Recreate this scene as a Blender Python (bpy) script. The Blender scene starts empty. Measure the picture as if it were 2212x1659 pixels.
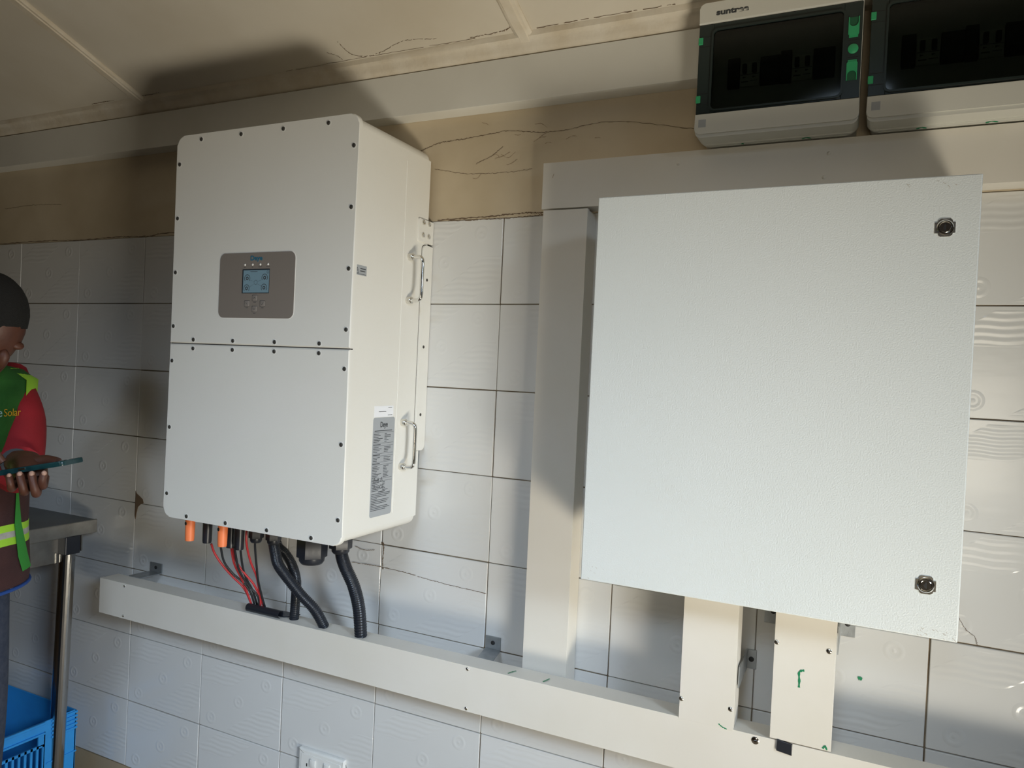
import bpy, bmesh, math, random
from mathutils import Vector, Matrix, Quaternion
random.seed(7)
S = bpy.context.scene
COL = S.collection
ZO = 1.75                      # floor is z=0; all heights below are written from the top of the tiling (z=0 -> 1.75 m)
PI = math.pi

# ------------------------------------------------------------------ camera
F_PX, YAW, PIT, ROL = 1625.0, 0.4484, -0.0146, 0.0461
CAM = Vector((2.5873, -1.5533, -0.3573 + ZO))
cy_, sy_, cp_, sp_, cr_, sr_ = math.cos(YAW), math.sin(YAW), math.cos(PIT), math.sin(PIT), math.cos(ROL), math.sin(ROL)
Rz = Matrix(((cy_, -sy_, 0), (sy_, cy_, 0), (0, 0, 1)))
Rx = Matrix(((1, 0, 0), (0, cp_, -sp_), (0, sp_, cp_)))
Mm = Rz @ Rx
r_, f_, u_ = Mm.col[0], Mm.col[1], Mm.col[2]
rr = cr_ * r_ + sr_ * u_
uu = -sr_ * r_ + cr_ * u_
cd = bpy.data.cameras.new('camera')
cd.sensor_width = 36.0
cd.lens = 36.0 * F_PX / 2212.0
cd.clip_start = 0.02
cam = bpy.data.objects.new('camera', cd)
COL.objects.link(cam)
cam.matrix_world = Matrix((( rr.x, uu.x, -f_.x, CAM.x), (rr.y, uu.y, -f_.y, CAM.y), (rr.z, uu.z, -f_.z, CAM.z), (0, 0, 0, 1)))
S.camera = cam

# ------------------------------------------------------------------ world, lights, exposure
S.view_settings.view_transform = 'Standard'
S.view_settings.look = 'None'
S.view_settings.gamma = 1.0
S.view_settings.use_curve_mapping = False
S.view_settings.exposure = 0.0
w = bpy.data.worlds.new('world'); S.world = w
w.use_nodes = True
w.node_tree.nodes['Background'].inputs[0].default_value = (0.75, 0.86, 1.0, 1)
w.node_tree.nodes['Background'].inputs[1].default_value = 0.0

def area(name, loc, target, sx, sy, power, color, spread=180):
    l = bpy.data.lights.new(name, 'AREA'); l.shape = 'RECTANGLE'; l.size = sx; l.size_y = sy
    l.energy = power; l.color = color; l.spread = math.radians(spread)
    o = bpy.data.objects.new(name, l); COL.objects.link(o)
    o.location = Vector(loc) + Vector((0, 0, ZO))
    d = Vector(target) - Vector(loc)
    o.rotation_euler = d.to_track_quat('-Z', 'Y').to_euler()
    return o
# lamps standing in for an assumed sunlit floor patch and assumed doorway sky light
# and added fill lamps: one upward, two behind the photographer (cool from above, warm from below)
area('assumed_floor_bounce_light', (3.35, -1.2, -1.70), (2.0, -0.6, -0.9), 0.60, 0.60, 16, (1.0, 0.94, 0.80), 110)  # lamp added as bounce off an assumed floor sun patch; no sun is built
area('upward_fill_light', (3.30, -1.3, -1.69), (1.75, -0.1, 0.40), 0.45, 0.45, 3.2, (1.0, 0.90, 0.70), 70)  # extra lamp added to brighten the ceiling and upper wall
area('assumed_doorway_light', (5.0, -2.3, 0.50), (0.8, 0.0, -1.6), 0.90, 0.60, 4.2, (0.80, 0.99, 1.22), 38)  # cool lamp added near the unseen, assumed doorway to light the lower wall
area('high_cool_fill', (2.0, -3.9, 1.20), (1.5, 0.0, -1.5), 1.20, 0.60, 3.0, (0.80, 0.99, 1.22), 38)  # cool lamp added high behind the camera to lift the lower wall
area('low_warm_fill', (3.0, -3.9, -0.60), (2.2, 0.0, 0.10), 0.80, 0.80, 1.3, (1.0, 0.90, 0.72), 60)  # added warm fill for the trunking shaded by the cabinet

# ------------------------------------------------------------------ materials
def P(name, col, rough=0.5, metal=0.0, noise=0.0, nscale=8.0, col2=None, bump=0.0, bscale=60.0, spec=0.5, coat=0.0, detail=4.0, stretch=(1, 1, 1)):
    m = bpy.data.materials.new(name); m.use_nodes = True
    nt = m.node_tree; b = nt.nodes['Principled BSDF']
    b.inputs['Base Color'].default_value = (*col, 1); b.inputs['Roughness'].default_value = rough
    b.inputs['Metallic'].default_value = metal; b.inputs['Specular IOR Level'].default_value = spec
    b.inputs['Coat Weight'].default_value = coat
    tc = nt.nodes.new('ShaderNodeTexCoord'); mp = nt.nodes.new('ShaderNodeMapping')
    mp.inputs['Scale'].default_value = stretch
    nt.links.new(tc.outputs['Object'], mp.inputs[0])
    if noise > 0 or col2:
        n = nt.nodes.new('ShaderNodeTexNoise'); n.inputs['Scale'].default_value = nscale; n.inputs['Detail'].default_value = detail
        nt.links.new(mp.outputs[0], n.inputs[0])
        rp = nt.nodes.new('ShaderNodeMapRange'); rp.inputs[1].default_value = 0.35; rp.inputs[2].default_value = 0.7
        nt.links.new(n.outputs[0], rp.inputs[0])
        mx = nt.nodes.new('ShaderNodeMix'); mx.data_type = 'RGBA'
        mx.inputs[6].default_value = (*col, 1)
        c2 = col2 if col2 else tuple(c * (1 - noise) for c in col)
        mx.inputs[7].default_value = (*c2, 1)
        nt.links.new(rp.outputs[0], mx.inputs[0]); nt.links.new(mx.outputs[2], b.inputs['Base Color'])
    if bump > 0:
        n2 = nt.nodes.new('ShaderNodeTexNoise'); n2.inputs['Scale'].default_value = bscale; n2.inputs['Detail'].default_value = 3
        nt.links.new(mp.outputs[0], n2.inputs[0])
        bp = nt.nodes.new('ShaderNodeBump'); bp.inputs['Strength'].default_value = bump; bp.inputs['Distance'].default_value = 0.002
        nt.links.new(n2.outputs[0], bp.inputs['Height']); nt.links.new(bp.outputs[0], b.inputs['Normal'])
    return m

def N(nt, t, **k):
    n = nt.nodes.new(t)
    for a, v in k.items():
        if a == 'op': n.operation = v
        elif a.startswith('i'): n.inputs[int(a[1:])].default_value = v
    return n
def math_(nt, op, a, b=None, c=None, clamp=False):
    n = nt.nodes.new('ShaderNodeMath'); n.operation = op; n.use_clamp = clamp
    for i, v in enumerate((a, b, c)):
        if v is None: continue
        if isinstance(v, (int, float)): n.inputs[i].default_value = v
        else: nt.links.new(v, n.inputs[i])
    return n.outputs[0]

def tile_material():
    m = P('glazed_tile', (0.68, 0.63, 0.565), rough=0.16, spec=0.5)
    nt = m.node_tree; b = nt.nodes['Principled BSDF']
    tc = nt.nodes.new('ShaderNodeTexCoord'); sp = nt.nodes.new('ShaderNodeSeparateXYZ')
    nt.links.new(tc.outputs['Object'], sp.inputs[0])
    x, z = sp.outputs[0], sp.outputs[2]
    tot = None
    def add(v):
        nonlocal tot
        tot = v if tot is None else math_(nt, 'ADD', tot, v)
    for cx, cz in ((0.244, 0.165), (0.147, 0.098), (0.045, 0.032)):
        dx = math_(nt, 'SUBTRACT', x, cx); dz = math_(nt, 'SUBTRACT', z, cz)
        d = math_(nt, 'SQRT', math_(nt, 'ADD', math_(nt, 'MULTIPLY', dx, dx), math_(nt, 'MULTIPLY', dz, dz)))
        ring = math_(nt, 'SUBTRACT', 1.0, math_(nt, 'DIVIDE', math_(nt, 'ABSOLUTE', math_(nt, 'SUBTRACT', d, 0.0135)), 0.0055), clamp=True)
        nub = math_(nt, 'SUBTRACT', 1.0, math_(nt, 'DIVIDE', d, 0.0045), clamp=True)
        add(math_(nt, 'SMOOTH_MIN', ring, 0.8, 0.3)); add(nub)
    # two bands of short horizontal ribs either side of the diagonal of rings
    u = math_(nt, 'SUBTRACT', z, math_(nt, 'MULTIPLY', x, 0.667))
    def win(v, a, c, s=0.003):
        return math_(nt, 'MULTIPLY', math_(nt, 'DIVIDE', math_(nt, 'SUBTRACT', v, a), s, clamp=True), math_(nt, 'DIVIDE', math_(nt, 'SUBTRACT', c, v), s, clamp=True))
    zz = math_(nt, 'ADD', z, math_(nt, 'MULTIPLY', math_(nt, 'SINE', math_(nt, 'MULTIPLY', x, 90)), 0.0012))
    rib = math_(nt, 'MULTIPLY_ADD', math_(nt, 'SINE', math_(nt, 'MULTIPLY', zz, 2 * PI / 0.0135)), 0.5, 0.5)
    for (ua, ub, za, zb) in ((0.055, 0.145, 0.128, 0.192), (-0.142, -0.057, 0.006, 0.112)):
        mk = math_(nt, 'MULTIPLY', win(u, ua, ub), win(z, za, zb))
        add(math_(nt, 'MULTIPLY', math_(nt, 'MULTIPLY', rib, mk), 0.7))
    n = nt.nodes.new('ShaderNodeTexNoise'); n.inputs['Scale'].default_value = 35; n.inputs['Detail'].default_value = 3
    mp = nt.nodes.new('ShaderNodeMapping'); mp.inputs['Scale'].default_value = (0.35, 1, 1)
    nt.links.new(tc.outputs['Object'], mp.inputs[0]); nt.links.new(mp.outputs[0], n.inputs[0])
    add(math_(nt, 'MULTIPLY', n.outputs[0], 0.45))
    bp = nt.nodes.new('ShaderNodeBump'); bp.inputs['Strength'].default_value = 0.55; bp.inputs['Distance'].default_value = 0.0011
    nt.links.new(tot, bp.inputs['Height']); nt.links.new(bp.outputs[0], b.inputs['Normal'])
    # slight tone difference between tiles and faint grime
    oi = nt.nodes.new('ShaderNodeObjectInfo')
    geo = nt.nodes.new('ShaderNodeNewGeometry')
    n3 = nt.nodes.new('ShaderNodeTexNoise'); n3.inputs['Scale'].default_value = 2.2; n3.inputs['Detail'].default_value = 6
    nt.links.new(geo.outputs['Position'], n3.inputs[0])
    mx = nt.nodes.new('ShaderNodeMix'); mx.data_type = 'RGBA'
    mx.inputs[6].default_value = (0.73, 0.73, 0.72, 1); mx.inputs[7].default_value = (0.64, 0.63, 0.60, 1)
    nt.links.new(math_(nt, 'MULTIPLY_ADD', oi.outputs['Random'], 0.25, math_(nt, 'MULTIPLY', n3.outputs[0], 0.75)), mx.inputs[0])
    nt.links.new(mx.outputs[2], b.inputs['Base Color'])
    return m

M = {}
M['tile'] = tile_material()
M['grout'] = P('grout', (0.30, 0.24, 0.165), 0.95, nscale=9, col2=(0.13, 0.095, 0.06), bump=0.5, bscale=120)
M['plaster'] = P('cream_plaster', (0.66, 0.565, 0.42), 0.62, nscale=3.2, col2=(0.50, 0.41, 0.28), bump=0.35, bscale=26, detail=7, spec=0.3)
M['ceiling'] = P('ceiling_paint', (0.68, 0.63, 0.54), 0.5, nscale=2.6, col2=(0.60, 0.54, 0.44), bump=0.4, bscale=14, detail=6, spec=0.35)
M['batten'] = P('painted_batten', (0.70, 0.64, 0.54), 0.5, nscale=14, col2=(0.60, 0.52, 0.40), bump=0.7, bscale=70, detail=6, spec=0.35)
M['crack'] = P('crack_dark', (0.16, 0.11, 0.07), 0.95)
M['smudge'] = P('smudge', (0.34, 0.25, 0.16), 0.9)
M['oldfloor'] = P('floor_cement', (0.26, 0.19, 0.12), 0.7, nscale=5, col2=(0.20, 0.15, 0.10), bump=0.4, bscale=30)
M['wallpaint'] = P('room_wall_paint', (0.24, 0.16, 0.09), 0.7, nscale=2, col2=(0.20, 0.13, 0.075))
M['lowpaint'] = P('low_wall_paint', (0.46, 0.35, 0.21), 0.6, nscale=5, col2=(0.38, 0.28, 0.17), bump=0.2)
M['trunk'] = P('trunking_white', (0.76, 0.725, 0.66), 0.42, nscale=5, col2=(0.72, 0.68, 0.60), spec=0.45, detail=5)
M['trunk_cool'] = P('trunking_white_cool', (0.74, 0.73, 0.68), 0.42, nscale=5, col2=(0.69, 0.675, 0.62), spec=0.45, detail=5)
M['inverter'] = P('powder_coat_white', (0.80, 0.785, 0.735), 0.42, nscale=3, col2=(0.775, 0.76, 0.705), bump=0.10, bscale=500, spec=0.45)
M['seam'] = P('seam_shadow', (0.10, 0.09, 0.08), 0.8)
M['cab'] = P('cabinet_powder_coat', (0.73, 0.765, 0.76), 0.34, nscale=2, col2=(0.70, 0.74, 0.735), bump=0.35, bscale=420, spec=0.5)
M['steel'] = P('bright_steel', (0.78, 0.76, 0.71), 0.18, 1.0)
M['chrome'] = P('chrome', (0.80, 0.79, 0.76), 0.12, 1.0, bump=0.1, bscale=90)
M['screwdark'] = P('dark_screw', (0.09, 0.085, 0.075), 0.45, 0.6)
M['ring'] = P('screw_recess_white', (0.86, 0.85, 0.81), 0.4)
M['zinc'] = P('galvanised_steel', (0.42, 0.44, 0.45), 0.45, 0.75, nscale=40, col2=(0.30, 0.32, 0.33), bump=0.2, bscale=140)
M['black'] = P('black_plastic', (0.018, 0.020, 0.026), 0.35, bump=0.1)
M['conduit'] = P('black_conduit', (0.014, 0.017, 0.024), 0.30)
M['cableblack'] = P('black_cable', (0.02, 0.022, 0.025), 0.4)
M['cablered'] = P('red_cable', (0.50, 0.035, 0.04), 0.4)
M['orange'] = P('orange_plastic', (0.95, 0.24, 0.085), 0.45)
M['panel'] = P('display_panel_grey', (0.235, 0.205, 0.18), 0.4)
M['lcdframe'] = P('lcd_frame', (0.03, 0.04, 0.05), 0.25)
M['print'] = P('dark_print', (0.05, 0.055, 0.06), 0.6)
M['blueprint'] = P('blue_print', (0.015, 0.15, 0.25), 0.5)
M['labelgrey'] = P('label_grey', (0.38, 0.40, 0.42), 0.45)
M['labelwhite'] = P('label_white', (0.86, 0.87, 0.90), 0.5)
M['btn'] = P('button_grey', (0.27, 0.24, 0.215), 0.45)
M['db'] = P('box_light_grey', (0.66, 0.655, 0.60), 0.36, spec=0.5)
M['dbbase'] = P('box_mid_grey', (0.46, 0.475, 0.44), 0.4)
M['dbinner'] = P('inner_plate', (0.62, 0.62, 0.57), 0.45)
M['dark'] = P('dark_plastic', (0.045, 0.05, 0.05), 0.45)
M['darker'] = P('dark_recess', (0.012, 0.012, 0.012), 0.6)
M['greenp'] = P('green_plastic', (0.035, 0.36, 0.15), 0.38)
M['greendark'] = P('green_recess', (0.01, 0.10, 0.045), 0.5)
M['marker'] = P('green_marker', (0.005, 0.22, 0.09), 0.5)
M['brk'] = P('breaker_white', (0.80, 0.80, 0.72), 0.4)
M['stainless'] = P('stainless_steel', (0.36, 0.35, 0.33), 0.32, 0.9, nscale=30, col2=(0.28, 0.27, 0.25), bump=0.15, bscale=60)
M['stdark'] = P('stainless_dull_top', (0.14, 0.15, 0.15), 0.38, 0.7, nscale=7, col2=(0.10, 0.10, 0.10))
M['tube'] = P('stainless_tube', (0.50, 0.49, 0.47), 0.20, 1.0, bump=0.1, bscale=40)
M['blue'] = P('blue_crate', (0.035, 0.34, 0.80), 0.42, nscale=12, col2=(0.03, 0.28, 0.68))
M['socket'] = P('socket_white', (0.78, 0.77, 0.73), 0.3)
M['skin'] = P('brown_skin', (0.115, 0.043, 0.024), 0.5, nscale=30, col2=(0.085, 0.03, 0.018), bump=0.15, bscale=150)
M['palm'] = P('palm_skin', (0.30, 0.13, 0.06), 0.5)
M['nail'] = P('finger_nail', (0.46, 0.27, 0.20), 0.3)
M['hair'] = P('black_hair', (0.008, 0.007, 0.006), 0.9, bump=1.0, bscale=500)
M['vest'] = P('green_vest', (0.035, 0.175, 0.022), 0.85, nscale=18, col2=(0.025, 0.13, 0.018), bump=0.4, bscale=700)
M['vestlight'] = P('vest_trim_green', (0.04, 0.30, 0.04), 0.8, bump=0.3, bscale=300)
M['lime'] = P('lime_reflective', (0.42, 0.80, 0.05), 0.6, bump=0.2, bscale=200)
M['silver'] = P('silver_tape', (0.55, 0.54, 0.50), 0.5, nscale=60, col2=(0.40, 0.39, 0.36))
M['maroon'] = P('maroon_cloth', (0.072, 0.028, 0.026), 0.9, nscale=14, col2=(0.05, 0.02, 0.02), bump=0.4, bscale=500)
M['red'] = P('red_shirt', (0.34, 0.012, 0.02), 0.85, nscale=10, col2=(0.25, 0.01, 0.015), bump=0.3, bscale=300)
M['bluetrim'] = P('blue_trim', (0.02, 0.08, 0.33), 0.7)
M['jeans'] = P('dark_jeans', (0.035, 0.045, 0.075), 0.9, nscale=60, col2=(0.06, 0.07, 0.10), bump=0.8, bscale=120)
M['shoe'] = P('black_shoe', (0.02, 0.02, 0.02), 0.4)
M['phone'] = P('teal_phone_case', (0.008, 0.04, 0.045), 0.25)
M['phoneglass'] = P('phone_screen', (0.02, 0.018, 0.02), 0.06, spec=0.8)
M['yellowprint'] = P('yellow_print', (0.75, 0.42, 0.02), 0.7)
M['paleprint'] = P('pale_print', (0.42, 0.62, 0.58), 0.7)
def lcd_mat():
    m = bpy.data.materials.new('lcd_backlit'); m.use_nodes = True
    b = m.node_tree.nodes['Principled BSDF']
    b.inputs['Base Color'].default_value = (0.10, 0.14, 0.16, 1); b.inputs['Roughness'].default_value = 0.2
    b.inputs['Emission Color'].default_value = (0.33, 0.58, 0.72, 1); b.inputs['Emission Strength'].default_value = 0.13
    return m
M['lcd'] = lcd_mat()
def smoked():
    m = bpy.data.materials.new('smoked_window'); m.use_nodes = True
    nt = m.node_tree; nt.nodes.clear()
    o = nt.nodes.new('ShaderNodeOutputMaterial'); mx = nt.nodes.new('ShaderNodeMixShader')
    t = nt.nodes.new('ShaderNodeBsdfTransparent'); t.inputs[0].default_value = (0.44, 0.475, 0.455, 1)
    g = nt.nodes.new('ShaderNodeBsdfGlossy'); g.inputs['Roughness'].default_value = 0.06
    fr = nt.nodes.new('ShaderNodeFresnel'); fr.inputs[0].default_value = 1.5
    nt.links.new(fr.outputs[0], mx.inputs[0]); nt.links.new(t.outputs[0], mx.inputs[1]); nt.links.new(g.outputs[0], mx.inputs[2])
    nt.links.new(mx.outputs[0], o.inputs[0])
    return m
M['smoked'] = smoked()
M['smokeframe'] = P('smoked_frame', (0.022, 0.032, 0.03), 0.22)

# ------------------------------------------------------------------ helpers
def BM(): return bmesh.new()
def origin(o):
    v = Vector((0, 0, 0))
    while o is not None:
        v = v + o.location; o = o.parent
    return v
def link(name, bm, m, parent=None, smooth=0, loc=None):
    """bm is in world coordinates (tile-top heights); becomes ONE object."""
    bmesh.ops.transform(bm, matrix=Matrix.Translation((0, 0, ZO)), verts=bm.verts)
    me = bpy.data.meshes.new(name)
    o = bpy.data.objects.new(name, me)
    if parent is not None:
        off = origin(parent)
    elif loc is not None:
        off = Vector(loc) + Vector((0, 0, ZO))
    else:
        vs = [v.co for v in bm.verts]
        mn = Vector((min(v.x for v in vs), min(v.y for v in vs), min(v.z for v in vs))); mxx = Vector((max(v.x for v in vs), max(v.y for v in vs), max(v.z for v in vs)))
        off = Vector(((mn.x + mxx.x) / 2, (mn.y + mxx.y) / 2, mn.z))
    bmesh.ops.translate(bm, vec=-off, verts=bm.verts)
    bmesh.ops.recalc_face_normals(bm, faces=bm.faces)
    bm.to_mesh(me); bm.free()
    if smooth:
        sharp_keys = set()
        for p in me.polygons: p.use_smooth = True
        me.set_sharp_from_angle(angle=math.radians(smooth))
        for p in me.polygons:
            if p.area > 2.5e-3:
                p.use_smooth = False
                for k in p.edge_keys: sharp_keys.add(k)
        if sharp_keys:
            for e in me.edges:
                if e.key in sharp_keys: e.use_edge_sharp = True
    for mm in (m if isinstance(m, (list, tuple)) else [m]): me.materials.append(mm)
    COL.objects.link(o)
    if parent is not None: o.parent = parent
    else: o.location = off
    return o
def thing(name, label, cat, loc, group=None):
    o = bpy.data.objects.new(name, None); COL.objects.link(o); o.empty_display_size = 0.05
    o.location = Vector(loc) + Vector((0, 0, ZO))
    o['label'] = label; o['category'] = cat
    if group: o['group'] = group
    return o
def tag(o, label, cat, group=None):
    o['label'] = label; o['category'] = cat
    if group: o['group'] = group
    return o
def struct(name, bm, m, smooth=0):
    o = link(name, bm, m, smooth=smooth); o['kind'] = 'structure'; return o

def box(bm, x0, x1, y0, y1, z0, z1, bev=0.0, seg=2):
    r = bmesh.ops.create_cube(bm, size=1.0)
    vs = r['verts']
    bmesh.ops.scale(bm, vec=(abs(x1 - x0), abs(y1 - y0), abs(z1 - z0)), verts=vs)
    bmesh.ops.translate(bm, vec=((x0 + x1) / 2, (y0 + y1) / 2, (z0 + z1) / 2), verts=vs)
    if bev > 0:
        es = list({e for v in vs for e in v.link_edges})
        bmesh.ops.bevel(bm, geom=es, offset=bev, segments=seg, affect='EDGES', profile=0.5)
    return bm
def rpoly(a0, a1, b0, b1, r, n=6, corners=(1, 1, 1, 1)):
    """rounded rectangle outline, corners order: (a0,b0) (a1,b0) (a1,b1) (a0,b1)"""
    pts = []
    for i, (ca, cb, s) in enumerate(((a0, b0, PI), (a1, b0, 1.5 * PI), (a1, b1, 0), (a0, b1, 0.5 * PI))):
        rad = r * corners[i]
        if rad <= 0: pts.append((ca, cb)); continue
        oa = ca + (rad if ca == a0 else -rad); ob = cb + (rad if cb == b0 else -rad)
        for k in range(n + 1):
            t = s + 0.5 * PI * k / n
            pts.append((oa + rad * math.cos(t), ob + rad * math.sin(t)))
    return pts
def prism(bm, pts, c0, c1, axis='Y', bev=0.0, both=False, seg=2):
    """extrude outline pts from c0 to c1 along axis; bevel the rim at c1 (and c0 if both)"""
    def mk(a, b, c):
        return {'Y': (a, c, b), 'X': (c, a, b), 'Z': (a, b, c)}[axis]
    v0 = [bm.verts.new(mk(a, b, c0)) for a, b in pts]; v1 = [bm.verts.new(mk(a, b, c1)) for a, b in pts]
    n = len(pts)
    f0 = bm.faces.new(v0); f1 = bm.faces.new(list(reversed(v1)))
    for i in range(n): bm.faces.new((v0[i], v1[i], v1[(i + 1) % n], v0[(i + 1) % n]))
    if bev > 0:
        es = list(f1.edges) + (list(f0.edges) if both else [])
        bmesh.ops.bevel(bm, geom=es, offset=bev, segments=seg, affect='EDGES', profile=0.5)
    return bm
def frames(path):
    ps = [Vector(p) for p in path]; out = []
    up = None
    for i, p in enumerate(ps):
        t = (ps[min(i + 1, len(ps) - 1)] - ps[max(i - 1, 0)]).normalized()
        if up is None:
            a = Vector((0, 0, 1)) if abs(t.z) < 0.9 else Vector((0, 1, 0))
            up = (a - t * a.dot(t)).normalized()
        else:
            up = (up - t * up.dot(t)).normalized()
        out.append((p, t, up, t.cross(up)))
    return out
def tube(bm, path, r, n=12, cap=True):
    rings = []
    fr = frames(path)
    for i, (p, t, u, v) in enumerate(fr):
        rad = r(i / (len(fr) - 1)) if callable(r) else (r[i] if isinstance(r, (list, tuple)) else r)
        rings.append([bm.verts.new(p + u * rad * math.cos(2 * PI * k / n) + v * rad * math.sin(2 * PI * k / n)) for k in range(n)])
    for a, b in zip(rings, rings[1:]):
        for k in range(n): bm.faces.new((a[k], a[(k + 1) % n], b[(k + 1) % n], b[k]))
    if cap: bm.faces.new(list(reversed(rings[0]))); bm.faces.new(rings[-1])
    return bm
def cyl(bm, p0, p1, r0, r1=None, n=16):
    return tube(bm, [p0, p1], [r0, r0 if r1 is None else r1], n)
def lathe(bm, base, axis, prof, n=20):
    """prof: list of (h, r) along axis from base"""
    a = Vector(axis).normalized()
    q = Vector((0, 0, 1)) if abs(a.z) < 0.9 else Vector((1, 0, 0))
    u = (q - a * a.dot(q)).normalized(); v = a.cross(u)
    rings = []
    for h, r in prof:
        rings.append([bm.verts.new(Vector(base) + a * h + (u * math.cos(2 * PI * k / n) + v * math.sin(2 * PI * k / n)) * r) for k in range(n)])
    for x, y in zip(rings, rings[1:]):
        for k in range(n): bm.faces.new((x[k], x[(k + 1) % n], y[(k + 1) % n], y[k]))
    bm.faces.new(list(reversed(rings[0]))); bm.faces.new(rings[-1])
    return bm
def bez(pts, n=40):
    """Catmull-Rom through pts"""
    P_ = [Vector(p) for p in pts]; P_ = [P_[0] * 2 - P_[1]] + P_ + [P_[-1] * 2 - P_[-2]]
    out = []
    segs = len(P_) - 3
    for i in range(n + 1):
        s = i / n * segs; k = min(int(s), segs - 1); t = s - k
        a, b, c, d = P_[k:k + 4]
        out.append(0.5 * ((2 * b) + (c - a) * t + (2 * a - 5 * b + 4 * c - d) * t * t + (3 * b - a - 3 * c + d) * t ** 3))
    return out
def text_mesh(txt, size, mat4, m, name, parent, ext=0.0002, bold=0.0, width=None):
    cu = bpy.data.curves.new('t', 'FONT'); cu.body = txt; cu.size = size; cu.extrude = ext; cu.offset = bold
    o = bpy.data.objects.new('t', cu); COL.objects.link(o)
    dg = bpy.context.evaluated_depsgraph_get(); dg.update()
    me = bpy.data.meshes.new_from_object(o.evaluated_get(dg))
    bpy.data.objects.remove(o); bpy.data.curves.remove(cu)
    bm = BM(); bm.from_mesh(me); bpy.data.meshes.remove(me)
    if width:
        xs = [v.co.x for v in bm.verts]; k = width / (max(xs) - min(xs)); x0 = min(xs)
        for v in bm.verts: v.co.x = (v.co.x - x0) * k
    bmesh.ops.transform(bm, matrix=mat4, verts=bm.verts)
    return link(name, bm, m, parent)
def face_y(x, y, z):      # text plane facing the camera side of the wall (normal -Y)
    return Matrix(((1, 0, 0, x), (0, 0, -1, y), (0, 1, 0, z), (0, 0, 0, 1)))
def face_x(x, y, z):      # text plane on a side facing +X, reading along +Y
    return Matrix(((0, 0, 1, x), (1, 0, 0, y), (0, 1, 0, z), (0, 0, 0, 1)))
def ribbon(bm, pts, wdt, nrm, off=0.0003, jit=0.0, n=60):
    ps = bez(pts, n); nrm = Vector(nrm)
    ps = [p + Vector((random.uniform(-jit, jit), random.uniform(-jit, jit) if abs(nrm.y) < .9 else 0, random.uniform(-jit, jit))) for p in ps]
    vs = []
    for i, p in enumerate(ps):
        t = (ps[min(i + 1, len(ps) - 1)] - ps[max(i - 1, 0)]).normalized(); s = t.cross(nrm).normalized()
        ww = wdt * random.uniform(0.3, 1.0) * 0.5
        q = p + nrm * off
        vs.append((bm.verts.new(q + s * ww), bm.verts.new(q - s * ww)))
    for a, b in zip(vs, vs[1:]): bm.faces.new((a[0], a[1], b[1], b[0]))
    return bm

# ------------------------------------------------------------------ room shell
CS, CZ = 0.35, 0.355            # the ceiling rises away from the wall
def cz(y): return CZ - CS * y
XL, XR, YF = -1.9, 5.3, -4.3
bm = BM(); box(bm, XL, XR, 0.0, 0.18, 0.0, 0.60)
wall_back = link('wall_back', bm, M['plaster'], loc=(0, 0, -ZO)); wall_back['kind'] = 'structure'
bm = BM(); box(bm, XL, XR, 0.004, 0.18, -1.60, 0.0)
link('grout_bed', bm, M['grout'], wall_back)
bm = BM(); box(bm, XL, XR, 0.001, 0.18, -1.75, -1.602)
o = struct('baseboard_back', bm, M['lowpaint'])
# tiles: 300 x 200 mm, one shared mesh
tile_me = None
ti = 0
for c in range(-5, 12):
    for rw in range(8):
        if tile_me is None:
            b2 = BM(); box(b2, 0.0012, 0.2988, 0.0, 0.008, 0.0012, 0.1988, bev=0.0011, seg=1)
            tile_me = bpy.data.meshes.new('tile'); b2.to_mesh(tile_me); b2.free(); tile_me.materials.append(M['tile'])
        o = bpy.data.objects.new('tile', tile_me); COL.objects.link(o); o.parent = wall_back
        jx, jz = random.uniform(-.0006, .0006), random.uniform(-.0006, .0006)
        o.location = (0.3 * c + jx, random.uniform(-.0007, .0004), ZO - 0.2 * (rw + 1) + jz)
        o.rotation_euler = (random.uniform(-.0025, .0025), 0, random.uniform(-.002, .002))
# hairline cracks and dirty patches on the plaster and tiles
bm = BM()
for pts, wd in (([(1.559, 0, .172), (1.62, 0, .188), (1.694, 0, .192), (1.80, 0, .20)], .0022), ([(1.80, 0, .20), (1.919, 0, .186), (2.05, 0, .195), (2.229, 0, .162)], .0016),
                ([(1.608, 0, .126), (1.70, 0, .108), (1.80, 0, .104), (1.866, 0, .107)], .0012), ([(1.72, 0, .13), (1.76, 0, .145), (1.79, 0, .165)], .0014),
                ([(-.1, 0, .12), (.05, 0, .125), (.2, 0, .118)], .001),
                ([(1.62, 0, .002), (1.75, 0, .004), (1.84, 0, .008), (1.90, 0, .006)], .004), ([(.5, 0, .003), (.62, 0, .002), (.70, 0, .008), (1.05, 0, .004)], .003),
                ([(-.2, 0, .001), (.1, 0, .004), (.3, 0, .001), (.5, 0, .005)], .003), ([(1.65, 0, -.001), (1.8, 0, -.002), (1.9, 0, .002)], .0025)):
    ribbon(bm, pts, wd, (0, -1, 0), .0006, jit=.0012, n=70)
link('hairline_crack', bm, M['crack'], wall_back)
bm = BM()
for pts, wd in (([(1.50, 0, -.795), (1.507, 0, -.80), (1.506, 0, -.84), (1.508, 0, -.86)], .004), ([(1.411, 0, -.857), (1.5, 0, -.855), (1.605, 0, -.860)], .0022),
                ([(1.61, 0, -.862), (1.70, 0, -.868), (1.80, 0, -.872)], .0018), ([(1.42, 0, -.815), (1.45, 0, -.82), (1.48, 0, -.816)], .002),
                ([(2.7425, 0, -.756), (2.755, 0, -.775), (2.768, 0, -.785), (2.773, 0, -.80)], .0012)):
    ribbon(bm, pts, wd, (0, -1, 0), .0012, jit=.0008, n=50)
link('tile_crack', bm, M['crack'], wall_back)
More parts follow.
